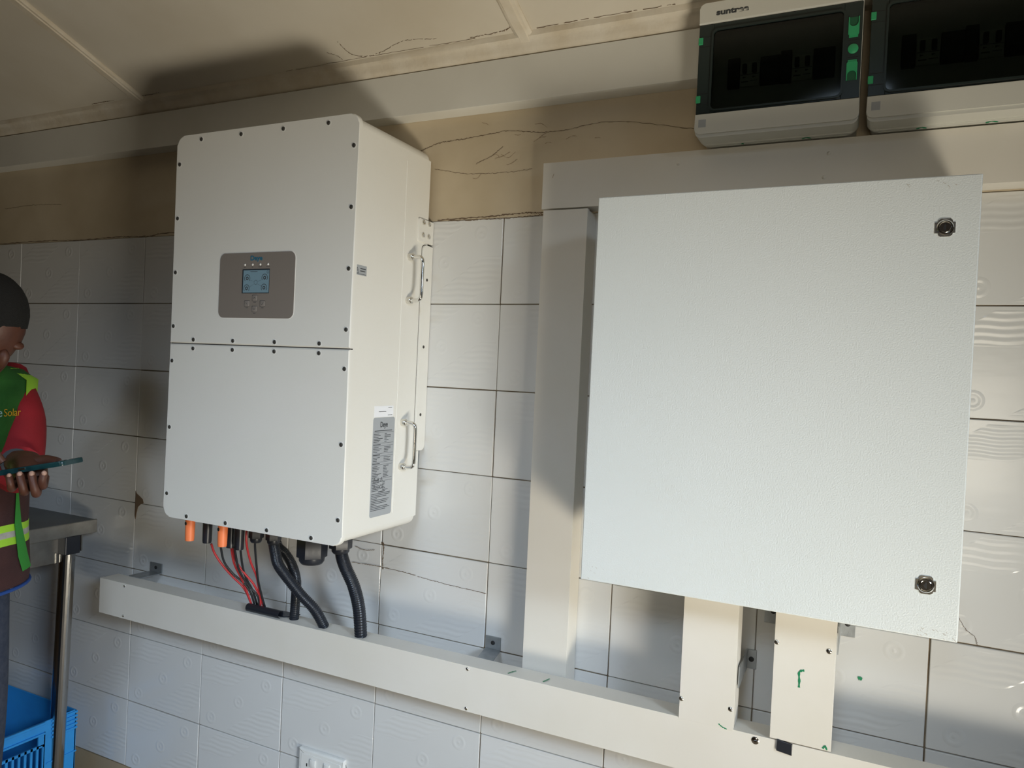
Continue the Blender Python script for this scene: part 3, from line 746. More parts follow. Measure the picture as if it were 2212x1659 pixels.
cables = [
 ('red cable leaving the first black connector, the leftmost of the thin cables', [(1.123, -.19, -.816), (1.122, -.177, -.842), (1.131, -.159, -.874), (1.146, -.139, -.905), (1.166, -.118, -.937), (1.173, -.095, -.985)], 'cablered'),
 ('black cable from behind the second orange cap, second thin cable from the left', [(1.154, -.19, -.815), (1.148, -.171, -.859), (1.156, -.151, -.891), (1.174, -.131, -.917), (1.184, -.114, -.945), (1.183, -.095, -.985)], 'cableblack'),
 ('red cable beside the second orange cap that drops almost straight down', [(1.183, -.185, -.81), (1.176, -.165, -.86), (1.175, -.141, -.9), (1.175, -.124, -.93), (1.177, -.099, -.985)], 'cablered'),
 ('red cable right of the second orange cap that bows far to the right', [(1.192, -.19, -.81), (1.187, -.168, -.855), (1.195, -.149, -.886), (1.207, -.127, -.918), (1.210, -.108, -.954), (1.207, -.100, -.985)], 'cablered'),
 ('left of the two black cables leaving the right black connector', [(1.206, -.195, -.812), (1.195, -.172, -.86), (1.193, -.155, -.891), (1.199, -.130, -.927), (1.209, -.114, -.95), (1.204, -.100, -.985)], 'cableblack'),
 ('right of the two black cables leaving the right black connector', [(1.219, -.19, -.808), (1.198, -.158, -.867), (1.192, -.139, -.901), (1.194, -.116, -.94), (1.189, -.092, -.985)], 'cableblack'),
 ('thin red cable right of the connectors, the rightmost red one', [(1.239, -.19, -.74), (1.239, -.19, -.795), (1.227, -.162, -.849), (1.226, -.138, -.893), (1.216, -.115, -.939), (1.212, -.093, -.985)], 'cablered'),
 ('thin black cable hanging from the small gland, the rightmost thin cable', [(1.275, -.195, -.785), (1.267, -.19, -.80), (1.243, -.157, -.861), (1.225, -.128, -.915), (1.218, -.095, -.985)], 'cableblack'),
]
for lb, pts, mt in cables: cable('solar_cable', lb, 'cable', cg, pts, .0027, mt)
def conduit(label, pts, r, pitch=.0042):
    ps = [Vector(p) for p in pts]
    L = sum((a - b).length for a, b in zip(bez(ps, 60), bez(ps, 60)[1:]))
    n = int(L / pitch) * 4
    bm = BM()
    path = bez(ps, n)
    rad = [r * (1.0 if i % 4 in (1, 2) else .88) for i in range(len(path))]
    tube(bm, path, rad, 18)
    return tag(link('corrugated_conduit', bm, M['conduit'], smooth=80), label, 'conduit', 'black corrugated conduits under the inverter')
conduit('black corrugated conduit crossing in front, middle one of the three', [(1.333, -.20, -.778), (1.332, -.190, -.810), (1.334, -.181, -.838), (1.347, -.160, -.874), (1.369, -.137, -.915), (1.394, -.114, -.953), (1.409, -.094, -.998)], .0128)
conduit('black corrugated conduit bowing behind the middle one, leftmost of the three', [(1.284, -.155, -.735), (1.300, -.150, -.800), (1.318, -.142, -.820), (1.333, -.132, -.850), (1.335, -.118, -.890), (1.320, -.100, -.940), (1.309, -.090, -.998)], .0118)
conduit('black corrugated conduit leaving the corner gland, rightmost and thickest', [(1.487, -.145, -.775), (1.491, -.145, -.800), (1.499, -.138, -.83), (1.515, -.126, -.873), (1.522, -.112, -.927), (1.521, -.098, -.998)], .0150)
# split sleeve and rubber flap where the thin cables enter the trunking
sl = thing('cable_sleeve', 'black split rubber sleeve on the lower trunking where the thin cables enter', 'cable sleeve', (1.225, -.10, -.996))
bm = BM()
n = 20
rows = []
for x in (1.172, 1.280):
    ro = []
    for k in range(n + 1):
        a = math.radians(-40 + 300 * k / n)
        ro.append((bm.verts.new((x, -.107 + .0098 * math.cos(a), -.9868 + .0098 * math.sin(a))), bm.verts.new((x, -.107 + .0083 * math.cos(a), -.9868 + .0083 * math.sin(a)))))
    rows.append(ro)
for k in range(n):
    a, b = rows
    bm.faces.new((a[k][0], a[k + 1][0], b[k + 1][0], b[k][0])); bm.faces.new((a[k][1], b[k][1], b[k + 1][1], a[k + 1][1]))
    bm.faces.new((a[k][0], a[k][1], a[k + 1][1], a[k + 1][0])); bm.faces.new((b[k][0], b[k + 1][0], b[k + 1][1], b[k][1]))
link('tube', bm, M['black'], sl, smooth=50)
bm = BM(); prism(bm, [(1.168, -.100), (1.282, -.098), (1.302, -.080), (1.304, -.062), (1.22, -.070), (1.175, -.088)], -.9958, -.9930, 'Z'); link('flap', bm, M['black'], sl)

# ------------------------------------------------------------------ big cabinet
cab = thing('electrical_cabinet', 'big square pale grey metal wall cabinet with two round key locks', 'cabinet', (2.418, 0, -.73))
bm = BM(); box(bm, 2.124, 2.712, -.232, -.0008, -.724, -.036, bev=.002, seg=1); link('body', bm, M['cab'], cab)
bm = BM(); box(bm, 2.126, 2.710, -.236, -.231, -.722, -.038); link('door_gap_shade', bm, M['seam'], cab)  # dark sheet standing in for the shade in the gap behind the door
bm = BM(); prism(bm, rpoly(2.118, 2.7175, -.7297, -.0300, .0015, 2), -.2345, -.2500, 'Y', bev=.0018, seg=3)
door = link('door', bm, M['cab'], cab, smooth=35)
def lock(z, rot):
    x = 2.672
    lk = None
    bm = BM()
    pts = []
    s = .0138
    for a, b in ((-1, -.62), (-.62, -.62), (-.62, -.85), (-.45, -1), (.45, -1), (.72, -.82), (.72, -.62), (1, -.62), (1, .55), (.70, .55), (.70, .80), (.50, 1), (-.45, 1), (-.68, .82), (-.68, .58), (-1, .58)):
        pts.append((x + a * s, z + b * s))
    prism(bm, pts, -.2500, -.2512, 'Y', bev=.0003, seg=1)
    lk = link('lock_plate', bm, M['steel'], door, smooth=30)
    # third level pieces would be too deep: the barrel is joined beside the plate
    bm = BM(); lathe(bm, (x, -.2505, z), (0, -1, 0), [(0, .0118), (.0016, .0116), (.0030, .0102), (.0030, .0090), (.0022, .0088), (.0034, .0083), (.0038, .0076), (.0032, .0072), (.0032, .0)], 30)
    link('lock_barrel', bm, M['chrome'], door, smooth=35)
    bm = BM()
    prism(bm, [(x - .0006, z + .0052), (x + .0012, z + .0040), (x + .0012, z - .0046), (x + .0002, z - .0052), (x - .0030, z - .0008), (x - .0018, z + .0016)], -.2535, -.25395, 'Y')
    link('keyhole', bm, M['darker'], door)
lock(-.1083, 0); lock(-.6497, 1)
# scuffs at the lower corners of the door
bm = BM()
for i in range(26):
    cx, cz_ = (random.uniform(2.66, 2.715), random.uniform(-.727, -.712)) if i < 14 else ((random.uniform(2.12, 2.16), random.uniform(-.726, -.70)) if i < 20 else (random.uniform(2.6, 2.7), random.uniform(-.045, -.033)))
    s = random.uniform(.0008, .003)
    ribbon(bm, [(cx, -.25, cz_), (cx + s, -.25, cz_ - s * random.uniform(0, 1.5)), (cx + 1.6 * s, -.25, cz_ - s * random.uniform(0, 2))], .0005, (0, -1, 0), .0002, n=4)
link('scuff_marks', bm, M['smudge'], door)

# ------------------------------------------------------------------ breaker boxes
def db_box(x0, label, marks, first):
    W = .286; x1 = x0 + W
    z0, z1 = .1035, .3580
    b = thing('breaker_box', label, 'breaker box', (x0 + W / 2, 0, z0), 'grey breaker boxes with smoked window')
    bm = BM(); prism(bm, rpoly(x0 + .006, x1 - .006, z0 + .0005, z1 - .001, .014, 6), -.0006, -.055, 'Y', bev=.004, seg=2); link('base', bm, M['db'], b, smooth=35)
    # moulded lip between base and cover
    bm = BM(); prism(bm, rpoly(x0 + .0025, x1 - .0025, z0 + .0010, z1 + .001, .015, 6), -.052, -.066, 'Y', bev=.0022, seg=2, both=True); link('lip', bm, M['db'], b, smooth=35)
    # cover: a frame with an opening for the window
    wz0, wz1 = .1520, .3205
    bm = BM()
    prism(bm, rpoly(x0 + .001, x1 - .001, z0 + .0030, wz0 - .0012, .012, 6, (1, 1, 0, 0)), -.060, -.1095, 'Y')
    prism(bm, rpoly(x0 + .001, x1 - .001, wz1 + .0012, z1, .012, 6, (0, 0, 1, 1)), -.060, -.1095, 'Y')
    box(bm, x0 + .001, x0 + .006, -.1030, -.060, wz0 - .002, wz1 + .002); box(bm, x1 - .006, x1 - .001, -.1030, -.060, wz0 - .002, wz1 + .002)
    link('cover', bm, M['db'], b, smooth=35)
    bm = BM()
    prism(bm, rpoly(x0, x1, .1130, wz0 - .0015, .010, 6, (1, 1, 0, 0)), -.108, -.1125, 'Y', bev=.0012)
    link('lower_band', bm, M['db'], b, smooth=35)
    bm = BM()
    prism(bm, rpoly(x0, x1, wz1 + .0015, .3600, .010, 6, (0, 0, 1, 1)), -.108, -.1125, 'Y', bev=.0012)
    ub = link('upper_band', bm, M['db'], b, smooth=35)
    # inner plate with a cutout row
    bm = BM()
    box(bm, x0 + .007, x1 - .007, -.0625, -.0590, wz0 - .001, .2070); box(bm, x0 + .007, x1 - .007, -.0625, -.0590, .2590, wz1)
    box(bm, x0 + .007, x0 + .026, -.0625, -.0590, .2070, .2590); box(bm, x1 - .027, x1 - .007, -.0625, -.0590, .2070, .2590)
    link('inner_plate', bm, M['dbinner'], b)
    bm = BM(); box(bm, x0 + .02, x1 - .02, -.0580, -.0560, .2, .265); link('recess', bm, M['darker'], b)
    # smoked door: dark frame (solid rim) plus window pane
    bm = BM()
    a0, a1 = x0 + .0275, x1 - .0315; c0, c1 = .1580, .3075
    yq0, yq1 = -.1045, -.1085
    box(bm, x0 + .0005, a0, yq0, yq1, wz0, wz1, bev=.0006, seg=1); box(bm, a1, x1 - .0015, yq0, yq1, wz0, wz1, bev=.0006, seg=1)
    box(bm, a0, a1, yq0, yq1, wz0, c0, bev=.0006, seg=1); box(bm, a0, a1, yq0, yq1, c1, wz1, bev=.0006, seg=1)
    fr = link('window_frame', bm, M['smokeframe'], b)
    # rounded raised rim
    bm = BM()
    op = rpoly(a0 - .0030, a1 + .0030, c0 - .0030, c1 + .0030, .011, 6); ip = rpoly(a0 + .0005, a1 - .0005, c0 + .0005, c1 - .0005, .009, 6)
    m_ = len(op)
    for y_a, y_b in ((yq1 - .0000, yq1 - .0030),):
        A = [bm.verts.new((p[0], y_a, p[1])) for p in op]; B = [bm.verts.new((p[0], y_b, p[1])) for p in op]
        C = [bm.verts.new((p[0], y_b, p[1])) for p in ip]; D = [bm.verts.new((p[0], y_a + .004, p[1])) for p in ip]
        for k in range(m_):
            j = (k + 1) % m_
            bm.faces.new((A[k], A[j], B[j], B[k])); bm.faces.new((B[k], B[j], C[j], C[k])); bm.faces.new((C[k], C[j], D[j], D[k]))
    link('window_rim', bm, M['smokeframe'], fr, smooth=30)
    bm = BM(); prism(bm, rpoly(a0 - .001, a1 + .001, c0 - .001, c1 + .001, .008, 5), yq1 + .0005, yq1 + .0020, 'Y'); link('pane', bm, M['smoked'], fr)
    # hinge lines
    bm = BM()
    for zz in (.2975, .2790, .1905, .1705):
        box(bm, x0 + .002, a0 - .004, yq1 - .0003, yq1, zz, zz + .0007)
    link('hinge_grooves', bm, M['darker'], fr)
    for zz in (.2905, .1800):
        bm = BM(); box(bm, x0 - .0004, x0 + .0082, -.1060, -.1105, zz - .0068, zz + .0068, bev=.0008, seg=1); link('green_hinge', bm, M['greenp'], b)
    # latches and button on the right
    for zz, s in ((.2785, 1), (.1990, -1)):
        xa, xb = x1 - .0240, x1 - .0065
        bm = BM()
        # bracket-shaped latch with a half-round finger recess
        cx = (xa + xb) / 2; rr_ = .0072
        outl = [(xa, zz - s * .0140), (xa + .002, zz - s * .0170), (xb - .002, zz - s * .0170), (xb, zz - s * .0140), (xb, zz + s * .0155), (cx + rr_, zz + s * .0155)]
        outl += [(cx + rr_ * math.cos(t), zz + s * (.0060 - rr_ * math.sin(t) * 1.0)) for t in [PI * k / 10 for k in range(11)]]
        outl += [(cx - rr_, zz + s * .0155), (xa, zz + s * .0155)]
        prism(bm, outl, yq1 + .001, yq1 - .0022, 'Y')
        box(bm, xa + .0015, xb - .0015, yq1 + .0005, yq1 - .0012, zz - s * .0200, zz - s * .0165)
        lt = link('green_latch', bm, M['greenp'], b)
        bm = BM(); box(bm, cx - rr_, cx + rr_, yq1 - .0002, yq1 + .001, zz - .002 if s > 0 else zz - .0155, zz + .0155 if s > 0 else zz + .002); link('finger_recess', bm, M['greendark'], lt)
    bm = BM(); lathe(bm, (x1 - .0150, yq1 + .0005, .2385), (0, -1, 0), [(0, .0086), (.0018, .0085), (.0024, .0076)], 26); link('green_button', bm, M['greenp'], b, smooth=35)
    bm = BM(); box(bm, x1 - .0250, x1 - .0055, yq1 - .0003, yq1, .2540, .2547); box(bm, x1 - .0250, x1 - .0055, yq1 - .0003, yq1, .2235, .2242); link('latch_grooves', bm, M['darker'], b)
    # little grey sticker (its code square is left out)
    bm = BM(); box(bm, x0 + .0075, x0 + .0215, -.1127, -.1124, .1255, .1400); st = link('small_sticker', bm, M['labelgrey'], b)
    if first: text_mesh('suntree', .0145, face_y(x0 + .0315, -.1128, .3345), M['print'], 'logo_lettering', ub, bold=.0006, width=.0590)
    else: text_mesh('suntree', .0145, face_y(x0 + .0315, -.1128, .3345), M['print'], 'logo_lettering', ub, bold=.0006, width=.0590)
    for pts in marks:
        stroke(b, pts, .0035, (0, -.3, -.95), .0006, name='green_marker_stroke', n=8)
    return b
zb_ = .1035
def mk(x, dx=.004): return [(x - dx, -.058, zb_ + .0005), (x, -.062, zb_ + .001), (x + dx, -.057, zb_ + .0005)]
db_box(2.2545, 'left grey breaker box of the two, beside the end of the ceiling trunking', [mk(2.337, .0015), mk(2.452, .008)], True)
db_box(2.5520, 'right grey breaker box of the two, cut off by the picture edge', [mk(2.640, .008), mk(2.745, .009)], False)
# DIN modules inside the boxes
def module(label, cat, x0, x1, kind, z0=.2085, z1=.2575):
    t = thing('circuit_breaker' if kind == 'white' else 'surge_protector', label, cat, ((x0 + x1) / 2, -.062, z0), 'modules inside the breaker boxes')
    if kind == 'white':
        bm = BM(); box(bm, x0, x1, -.074, -.0585, z0, z1 - .006, bev=.0008, seg=1); link('body', bm, M['brk'], t)
        npole = 2; wv = (x1 - x0) / npole
        bm = BM(); box(bm, x0, x1, -.0700, -.0640, z1 - .0055, z1 - .001, bev=.0008, seg=1); link('hood', bm, M['brk'], t)
        for k in range(npole):
            a = x0 + k * wv
            bm = BM(); box(bm, a + wv * .28, a + wv * .72, -.0830, -.0735, z1 - .026, z1 - .009, bev=.0012, seg=1); link('toggle', bm, M['dark'], t)
            bm = BM(); prism(bm, [(a + wv * .30, z0 + .0150), (a + wv * .66, z0 + .0168), (a + wv * .30, z0 + .0186)], -.0738, -.0743, 'Y'); link('mark', bm, M['print'], t)
        bm = BM(); box(bm, x0 + .001, x1 - .001, -.0743, -.0739, z0 + .0215, z0 + .0225)
        box(bm, x0 + .003, x0 + .016, -.0743, -.0739, z0 + .0075, z0 + .0095); box(bm, x0 + .019, x0 + .033, -.0743, -.0739, z0 + .0090, z0 + .0100)
        link('print', bm, M['print'], t)
    else:
        bm = BM(); box(bm, x0, x1, -.0760, -.0585, z0, z1, bev=.0010, seg=1); link('body', bm, M['dark'], t)
        bm = BM()
        for k in range(4): box(bm, x0 + .002, x1 - .002, -.0765, -.0758, z1 - .006 - k * .0035, z1 - .0055 - k * .0035)
        link('ribs', bm, M['black'], t)
    return t
for dx, nm in ((0, 'left'), (.2975, 'right')):
    module('narrow dark module left of the first white breaker in the %s box' % nm, 'module', 2.3050 + dx, 2.3270 + dx, 'dark', .2075, .2640)
    module('first white two-pole breaker from the left in the %s box' % nm, 'breaker', 2.3280 + dx, 2.3640 + dx, 'white')
    module('wide dark module between the two white breakers in the %s box' % nm, 'module', 2.3650 + dx, 2.4005 + dx, 'dark', .2080, .2600)
    module('narrow tall dark module left of the second white breaker in the %s box' % nm, 'module', 2.4010 + dx, 2.4205 + dx, 'dark', .2070, .2660)
    module('second white two-pole breaker from the left in the %s box' % nm, 'breaker', 2.4215 + dx, 2.4575 + dx, 'white')
    module('wide dark module at the right of the row in the %s box' % nm, 'module', 2.4585 + dx, 2.4950 + dx, 'dark', .2080, .2620)

# ------------------------------------------------------------------ wall socket
so = thing('wall_socket', 'white double wall socket low on the tiles below the long trunking', 'socket', (1.348, 0, -1.448))
bm = BM(); prism(bm, rpoly(1.274, 1.422, -1.448, -1.362, .004, 4), -.0006, -.0120, 'Y', bev=.005, seg=3); pl = link('plate', bm, M['socket'], so, smooth=35)
bm = BM(); prism(bm, rpoly(1.2845, 1.4115, -1.440, -1.374, .002, 3), -.0115, -.0132, 'Y', bev=.0006); link('inner_panel', bm, M['socket'], so)
for xx in (1.325, 1.371):
    bm = BM(); box(bm, xx - .009, xx + .009, -.0175, -.0130, -1.402, -1.382, bev=.0016, seg=2); link('rocker', bm, M['socket'], so, smooth=35)
bm = BM()
for xx in (1.3045, 1.391):
    box(bm, xx - .0016, xx + .0016, -.0136, -.0131, -1.405, -1.397)
    box(bm, xx - .012, xx - .006, -.0136, -.0131, -1.424, -1.4205); box(bm, xx + .006, xx + .012, -.0136, -.0131, -1.424, -1.4205)
link('pin_holes', bm, M['darker'], so)
bm = BM(); tube(bm, bez([(1.421, -.004, -1.372), (1.424, -.004, -1.380), (1.4265, -.004, -1.395), (1.4265, -.004, -1.44)], 16), .0008, 6)
tag(link('thin_wire', bm, M['zinc']), 'very thin grey wire sticking out at the right edge of the wall socket', 'wire')

# ------------------------------------------------------------------ stainless table
TZ = -.862
tb = thing('steel_table', 'stainless steel work table behind the person at the left edge', 'table', (-.28, -.33, -1.75))
bm = BM(); box(bm, -1.05, .466, -.62, -.030, TZ - .006, TZ, bev=.0015, seg=1); link('table_top', bm, M['stdark'], tb)
bm = BM()
box(bm, .464, .470, -.622, -.028, TZ - .040, TZ + .001, bev=.002, seg=2)
box(bm, -1.05, .466, -.625, -.619, TZ - .040, TZ + .001, bev=.002, seg=2)
link('rolled_edge', bm, M['stainless'], tb, smooth=35)
bm = BM()
box(bm, .433, .437, -.56, -.115, -.980, TZ - .012); box(bm, -1.0, .433, -.575, -.571, -.980, TZ - .012)
box(bm, -1.0, .433, -.052, -.048, -.960, TZ - .012)
link('apron', bm, M['stainless'], tb)
for (lx, ly, sx, sy) in ((.448, -.104, -.022, 0), (.44, -.56, -.02, 0), (-.98, -.104, 0, 0), (-.98, -.56, 0, 0)):
    bm = BM(); cyl(bm, (lx, ly, TZ - .035), (lx + sx, ly + sy, -1.74), .0215, n=24); lg = link('leg', bm, M['tube'], tb, smooth=50)
    bm = BM(); box(bm, lx - .0235, lx + .0235, ly - .0235, ly + .0235, -.955, TZ - .038, bev=.003, seg=2); link('leg_cap', bm, M['black'], lg)
    bm = BM(); cyl(bm, (lx + sx, ly + sy, -1.742), (lx + sx, ly + sy, -1.75), .024, n=20); link('foot', bm, M['black'], lg, smooth=50)

# ------------------------------------------------------------------ blue crate
cr = thing('plastic_crate', 'blue plastic crate on the floor under the steel table', 'crate', (.23, -.20, -1.75))
CX0, CX1, CY0, CY1, CZ0, CZ1 = .035, .438, -.345, -.050, -1.75, -1.446
t_ = .005
def crate_side_x(xa, xb):       # slotted end, plane facing +X
    bm = BM()
    box(bm, xa, xb, CY0, CY1, CZ1 - .036, CZ1, bev=.001, seg=1)
    box(bm, xa, xb, CY0, CY1, CZ0, -1.60)
    box(bm, xa, xb, -.148, CY1, -1.60, CZ1 - .035)
    box(bm, xa, xb, CY0, CY0 + .06, -1.60, CZ1 - .035)
    box(bm, xa, xb, -.290, -.145, -1.520, -1.512)
    for k in range(9):
        y = -.292 + k * .0175
        box(bm, xa, xb, y, y + .0065, -1.61, -1.512)
    box(bm, xa, xb, -.165, -.145, -1.515, CZ1 - .03)
    return bm
link('end_wall', crate_side_x(CX1 - t_, CX1), M['blue'], cr); link('end_wall', crate_side_x(CX0, CX0 + t_), M['blue'], cr)
bm = BM(); box(bm, CX0, CX1, CY1 - t_, CY1, CZ0, CZ1, bev=.001, seg=1); link('side_wall', bm, M['blue'], cr)
bm = BM(); box(bm, CX0, CX1, CY0, CY0 + t_, CZ0, CZ1, bev=.001, seg=1); link('side_wall', bm, M['blue'], cr)
bm = BM(); box(bm, CX0, CX1, CY0, CY1, CZ0, CZ0 + .006); link('bottom', bm, M['blue'], cr)
bm = BM()
for z in (-1.452, -1.464, -1.476, -1.488, -1.500): box(bm, CX1 - .001, CX1 + .0045, -.128, CY1 + .002, z - .0032, z + .0032, bev=.0008, seg=1)
box(bm, CX1 - .001, CX1 + .003, -.140, CY1 + .002, -1.575, -1.571); box(bm, CX1 - .001, CX1 + .006, CY0, -.148, CZ1 - .006, CZ1 + .001, bev=.001, seg=1)
box(bm, CX1 - .001, CX1 + .006, CY0, -.148, CZ1 - .036, CZ1 - .030, bev=.001, seg=1)
link('ribs', bm, M['blue'], cr)

# ------------------------------------------------------------------ person looking down at a phone
O_ = Vector((.60, -.54, 0)); LV = Vector((-.087, .996, 0)); FV = Vector((.996, .087, 0))
def W(s, f, z): return O_ + LV * s + FV * f + Vector((0, 0, z))
pr = thing('person', 'person in green safety vest and red shirt looking down at a phone', 'person', (.60, -.54, -1.75))
def ell(bm, c, ax, rot=None, mi=0, n=24):
    r = bmesh.ops.create_uvsphere(bm, u_segments=n, v_segments=n // 2, radius=1.0)
    M4 = Matrix.Translation(c) @ (rot or Matrix.Identity(4)) @ Matrix.Diagonal((*ax, 1))
    bmesh.ops.transform(bm, matrix=M4, verts=r['verts'])
    for f in {f for v in r['verts'] for f in v.link_faces}: f.material_index = mi
def loft(bm, rings, n=32):
    rs = []
    for (f0, z, a, b) in rings:
        rs.append([bm.verts.new(W(a * math.sin(2 * PI * k / n), f0 + b * math.cos(2 * PI * k / n), z)) for k in range(n)])
    for x, y in zip(rs, rs[1:]):
        for k in range(n): bm.faces.new((x[k], x[(k + 1) % n], y[(k + 1) % n], y[k]))
    bm.faces.new(rs[0]); bm.faces.new(list(reversed(rs[-1])))
HR = Matrix.Rotation(math.radians(5), 4, 'Z') @ Matrix.Rotation(math.radians(38), 4, 'Y')
HC = W(0, .145, -.300)
def H(x, y, z): return HC + (HR @ Vector((x, y, z)))
bm = BM()
loft(bm, [(0, -.40, .07, .055), (0, -.43, .15, .085), (0, -.60, .15, .10), (0, -.85, .14, .10), (0, -.97, .15, .10)])
tube(bm, bez([W(0, .01, -.42), W(0, .05, -.385), W(0, .10, -.345)], 8), .052, 16)
ell(bm, HC, (.094, .076, .108), HR); ell(bm, H(.035, 0, -.055), (.062, .056, .062), HR)
ell(bm, H(.098, 0, -.022), (.018, .013, .024), HR); ell(bm, H(.088, 0, -.062), (.014, .024, .010), HR)
for s in (-1, 1):
    ell(bm, H(.0, s * .078, -.012), (.016, .009, .028), HR); ell(bm, H(.083, s * .032, .006), (.012, .015, .009), HR)
tube(bm, bez([W(.165, 0, -.435), Vector((.68, -.40, -.53)), Vector((.735, -.435, -.635)), Vector((.82, -.485, -.625)), Vector((.890, -.531, -.604))], 24), lambda t: .046 - .020 * t, 14)
tube(bm, bez([W(-.165, 0, -.435), Vector((.66, -.76, -.55)), Vector((.72, -.77, -.66)), Vector((.80, -.71, -.62)), Vector((.87, -.660, -.580))], 24), lambda t: .046 - .020 * t, 14)
# left hand: palm under the phone, four fingers curled up over its near edge, thumb along the far edge
tube(bm, bez([Vector((.885, -.528, -.604)), Vector((.925, -.528, -.610)), Vector((.970, -.545, -.625)), Vector((1.010, -.556, -.630))], 14), [.026, .027, .029, .031, .033, .034, .034, .034, .033, .032, .030, .028, .026, .024, .018], 14)
tube(bm, bez([Vector((.925, -.530, -.600)), Vector((.958, -.530, -.598)), Vector((.985, -.522, -.592)), Vector((1.018, -.519, -.592))], 12), lambda t: .017 - .0085 * t, 12)
FG = [([(.975, -.575, -.628), (1.001, -.603, -.642), (1.013, -.614, -.630), (1.006, -.613, -.615)], .0074),
      ([(.995, -.566, -.628), (1.025, -.592, -.648), (1.036, -.603, -.635), (1.026, -.604, -.611)], .0086),
      ([(1.014, -.558, -.626), (1.046, -.581, -.650), (1.057, -.592, -.637), (1.049, -.594, -.609)], .0090),
      ([(1.026, -.552, -.622), (1.056, -.574, -.634), (1.068, -.584, -.621), (1.070, -.582, -.607)], .0084)]
for pts, r in FG: tube(bm, bez(pts, 14), lambda t, r=r: r * (1.05 - .18 * t), 10)
for pts, r in FG: ell(bm, Vector(pts[-1]), (r * .84,) * 3, n=10)
# right hand: index finger touching the screen, other fingers folded
ell(bm, Vector((.895, -.645, -.575)), (.040, .026, .020), HR)
tube(bm, bez([Vector((.915, -.635, -.572)), Vector((.945, -.615, -.566)), Vector((.962, -.600, -.592))], 10), .0080, 10)
for k in range(3): tube(bm, bez([Vector((.905, -.645 - .012 * k, -.580)), Vector((.935, -.640 - .012 * k, -.580)), Vector((.932, -.632 - .012 * k, -.602)), Vector((.912, -.635 - .010 * k, -.604))], 8), .0078, 10)
tube(bm, bez([Vector((.885, -.625, -.580)), Vector((.915, -.605, -.588)), Vector((.935, -.602, -.598))], 8), .0088, 10)
link('body', bm, M['skin'], pr, smooth=80)
bm = BM()
for pts, r in FG:
    v = (Vector((2.587, -1.553, -.357)) - Vector(pts[-1])).normalized(); ell(bm, Vector(pts[-1]) + v * r * .45 + Vector((0, 0, .001)), (r * .62, r * .62, r * .72), n=10)
link('fingernails', bm, M['nail'], pr, smooth=80)
bm = BM(); ell(bm, H(-.010, 0, .018), (.097, .081, .104), HR, n=32)
bmesh.ops.bisect_plane(bm, geom=bm.verts[:] + bm.edges[:] + bm.faces[:], plane_co=H(0, 0, -.002), plane_no=(HR @ Vector((.55, 0, -.83))), clear_outer=True)
link('hair', bm, M['hair'], pr, smooth=80)
def leg_(s): return bez([W(s * .085, 0, -.93), W(s * .095, .02, -1.28), W(s * .10, 0, -1.67)], 20)
bm = BM(); loft(bm, [(0, -.86, .150, .105), (0, -.95, .160, .112), (0, -1.02, .155, .108)])
for s in (-1, 1): tube(bm, leg_(s), lambda t: .086 - .034 * t, 20)
link('jeans', bm, M['jeans'], pr, smooth=80)
for s in (-1, 1):
    bm = BM(); ell(bm, W(s * .10, .05, -1.712), (.130, .044, .036), Matrix.Rotation(math.radians(5), 4, 'Z')); link('shoe', bm, M['shoe'], pr, smooth=80)
bm = BM(); loft(bm, [(.01, -.392, .062, .060), (0, -.415, .150, .088), (0, -.60, .155, .106), (0, -.93, .158, .112), (0, -.965, .160, .112)])
for arm in ([W(.150, 0, -.430), Vector((.68, -.40, -.53)), Vector((.742, -.437, -.640)), Vector((.800, -.470, -.630))], [W(-.150, 0, -.430), Vector((.66, -.76, -.55)), Vector((.72, -.77, -.66)), Vector((.77, -.735, -.635))]):
    tube(bm, bez(arm, 20), lambda t: .060 - .010 * t, 16)
link('red_shirt', bm, M['red'], pr, smooth=80)
TR = [(.01, -.388, .075, .066, 0), (0, -.405, .150, .094, 0), (0, -.43, .182, .104, 0), (0, -.52, .172, .120, 0), (0, -.60, .166, .122, 0), (0, -.622, .166, .123, 1), (0, -.640, .166, .123, 2), (0, -.66, .167, .123, 1), (0, -.78, .168, .124, 3), (0, -.797, .168, .125, 1), (0, -.812, .169, .125, 2), (0, -.83, .170, .126, 1), (0, -.90, .174, .130, 3), (0, -.935, .172, .128, 3)]
TR = [(f0 + .012, z, a * 1.20, b * 1.14, t) for f0, z, a, b, t in TR]
bm = BM(); n = 40; rs = []
for f0, z, a, b, _ in TR: rs.append([bm.verts.new(W(a * math.sin(2 * PI * k / n), f0 + b * math.cos(2 * PI * k / n), z + .004 * math.sin(5 * 2 * PI * k / n) * (z < -.7))) for k in range(n)])
for (x, y, t) in zip(rs, rs[1:], TR[1:]):
    for k in range(n): bm.faces.new((x[k], x[(k + 1) % n], y[(k + 1) % n], y[k])).material_index = t[4]
link('safety_vest', bm, [M['vest'], M['lime'], M['silver'], M['maroon']], pr, smooth=80)
def vstrip(name, pts, mat, wd):      # strip lying on the vest: (angle in degrees from the front, z, width factor)
    bm = BM(); prev = None
    for ang, z, k in pts:
        j = next(i for i in range(len(TR) - 1) if TR[i + 1][1] <= z + 1e-6); u = (TR[j][1] - z) / (TR[j][1] - TR[j + 1][1])
        a = TR[j][2] * (1 - u) + TR[j + 1][2] * u + .0035; b = TR[j][3] * (1 - u) + TR[j + 1][3] * u + .0035
        q = []
        for d in (-1, -.3, .4, 1):
            t = math.radians(ang + d * wd * k); q.append(bm.verts.new(W(a * math.sin(t), .012 + b * math.cos(t), z)))
        if prev:
            for c, d, e, f in zip(prev, prev[1:], q, q[1:]): bm.faces.new((c, d, f, e))
        prev = q
    return link(name, bm, M[mat], pr, smooth=60)
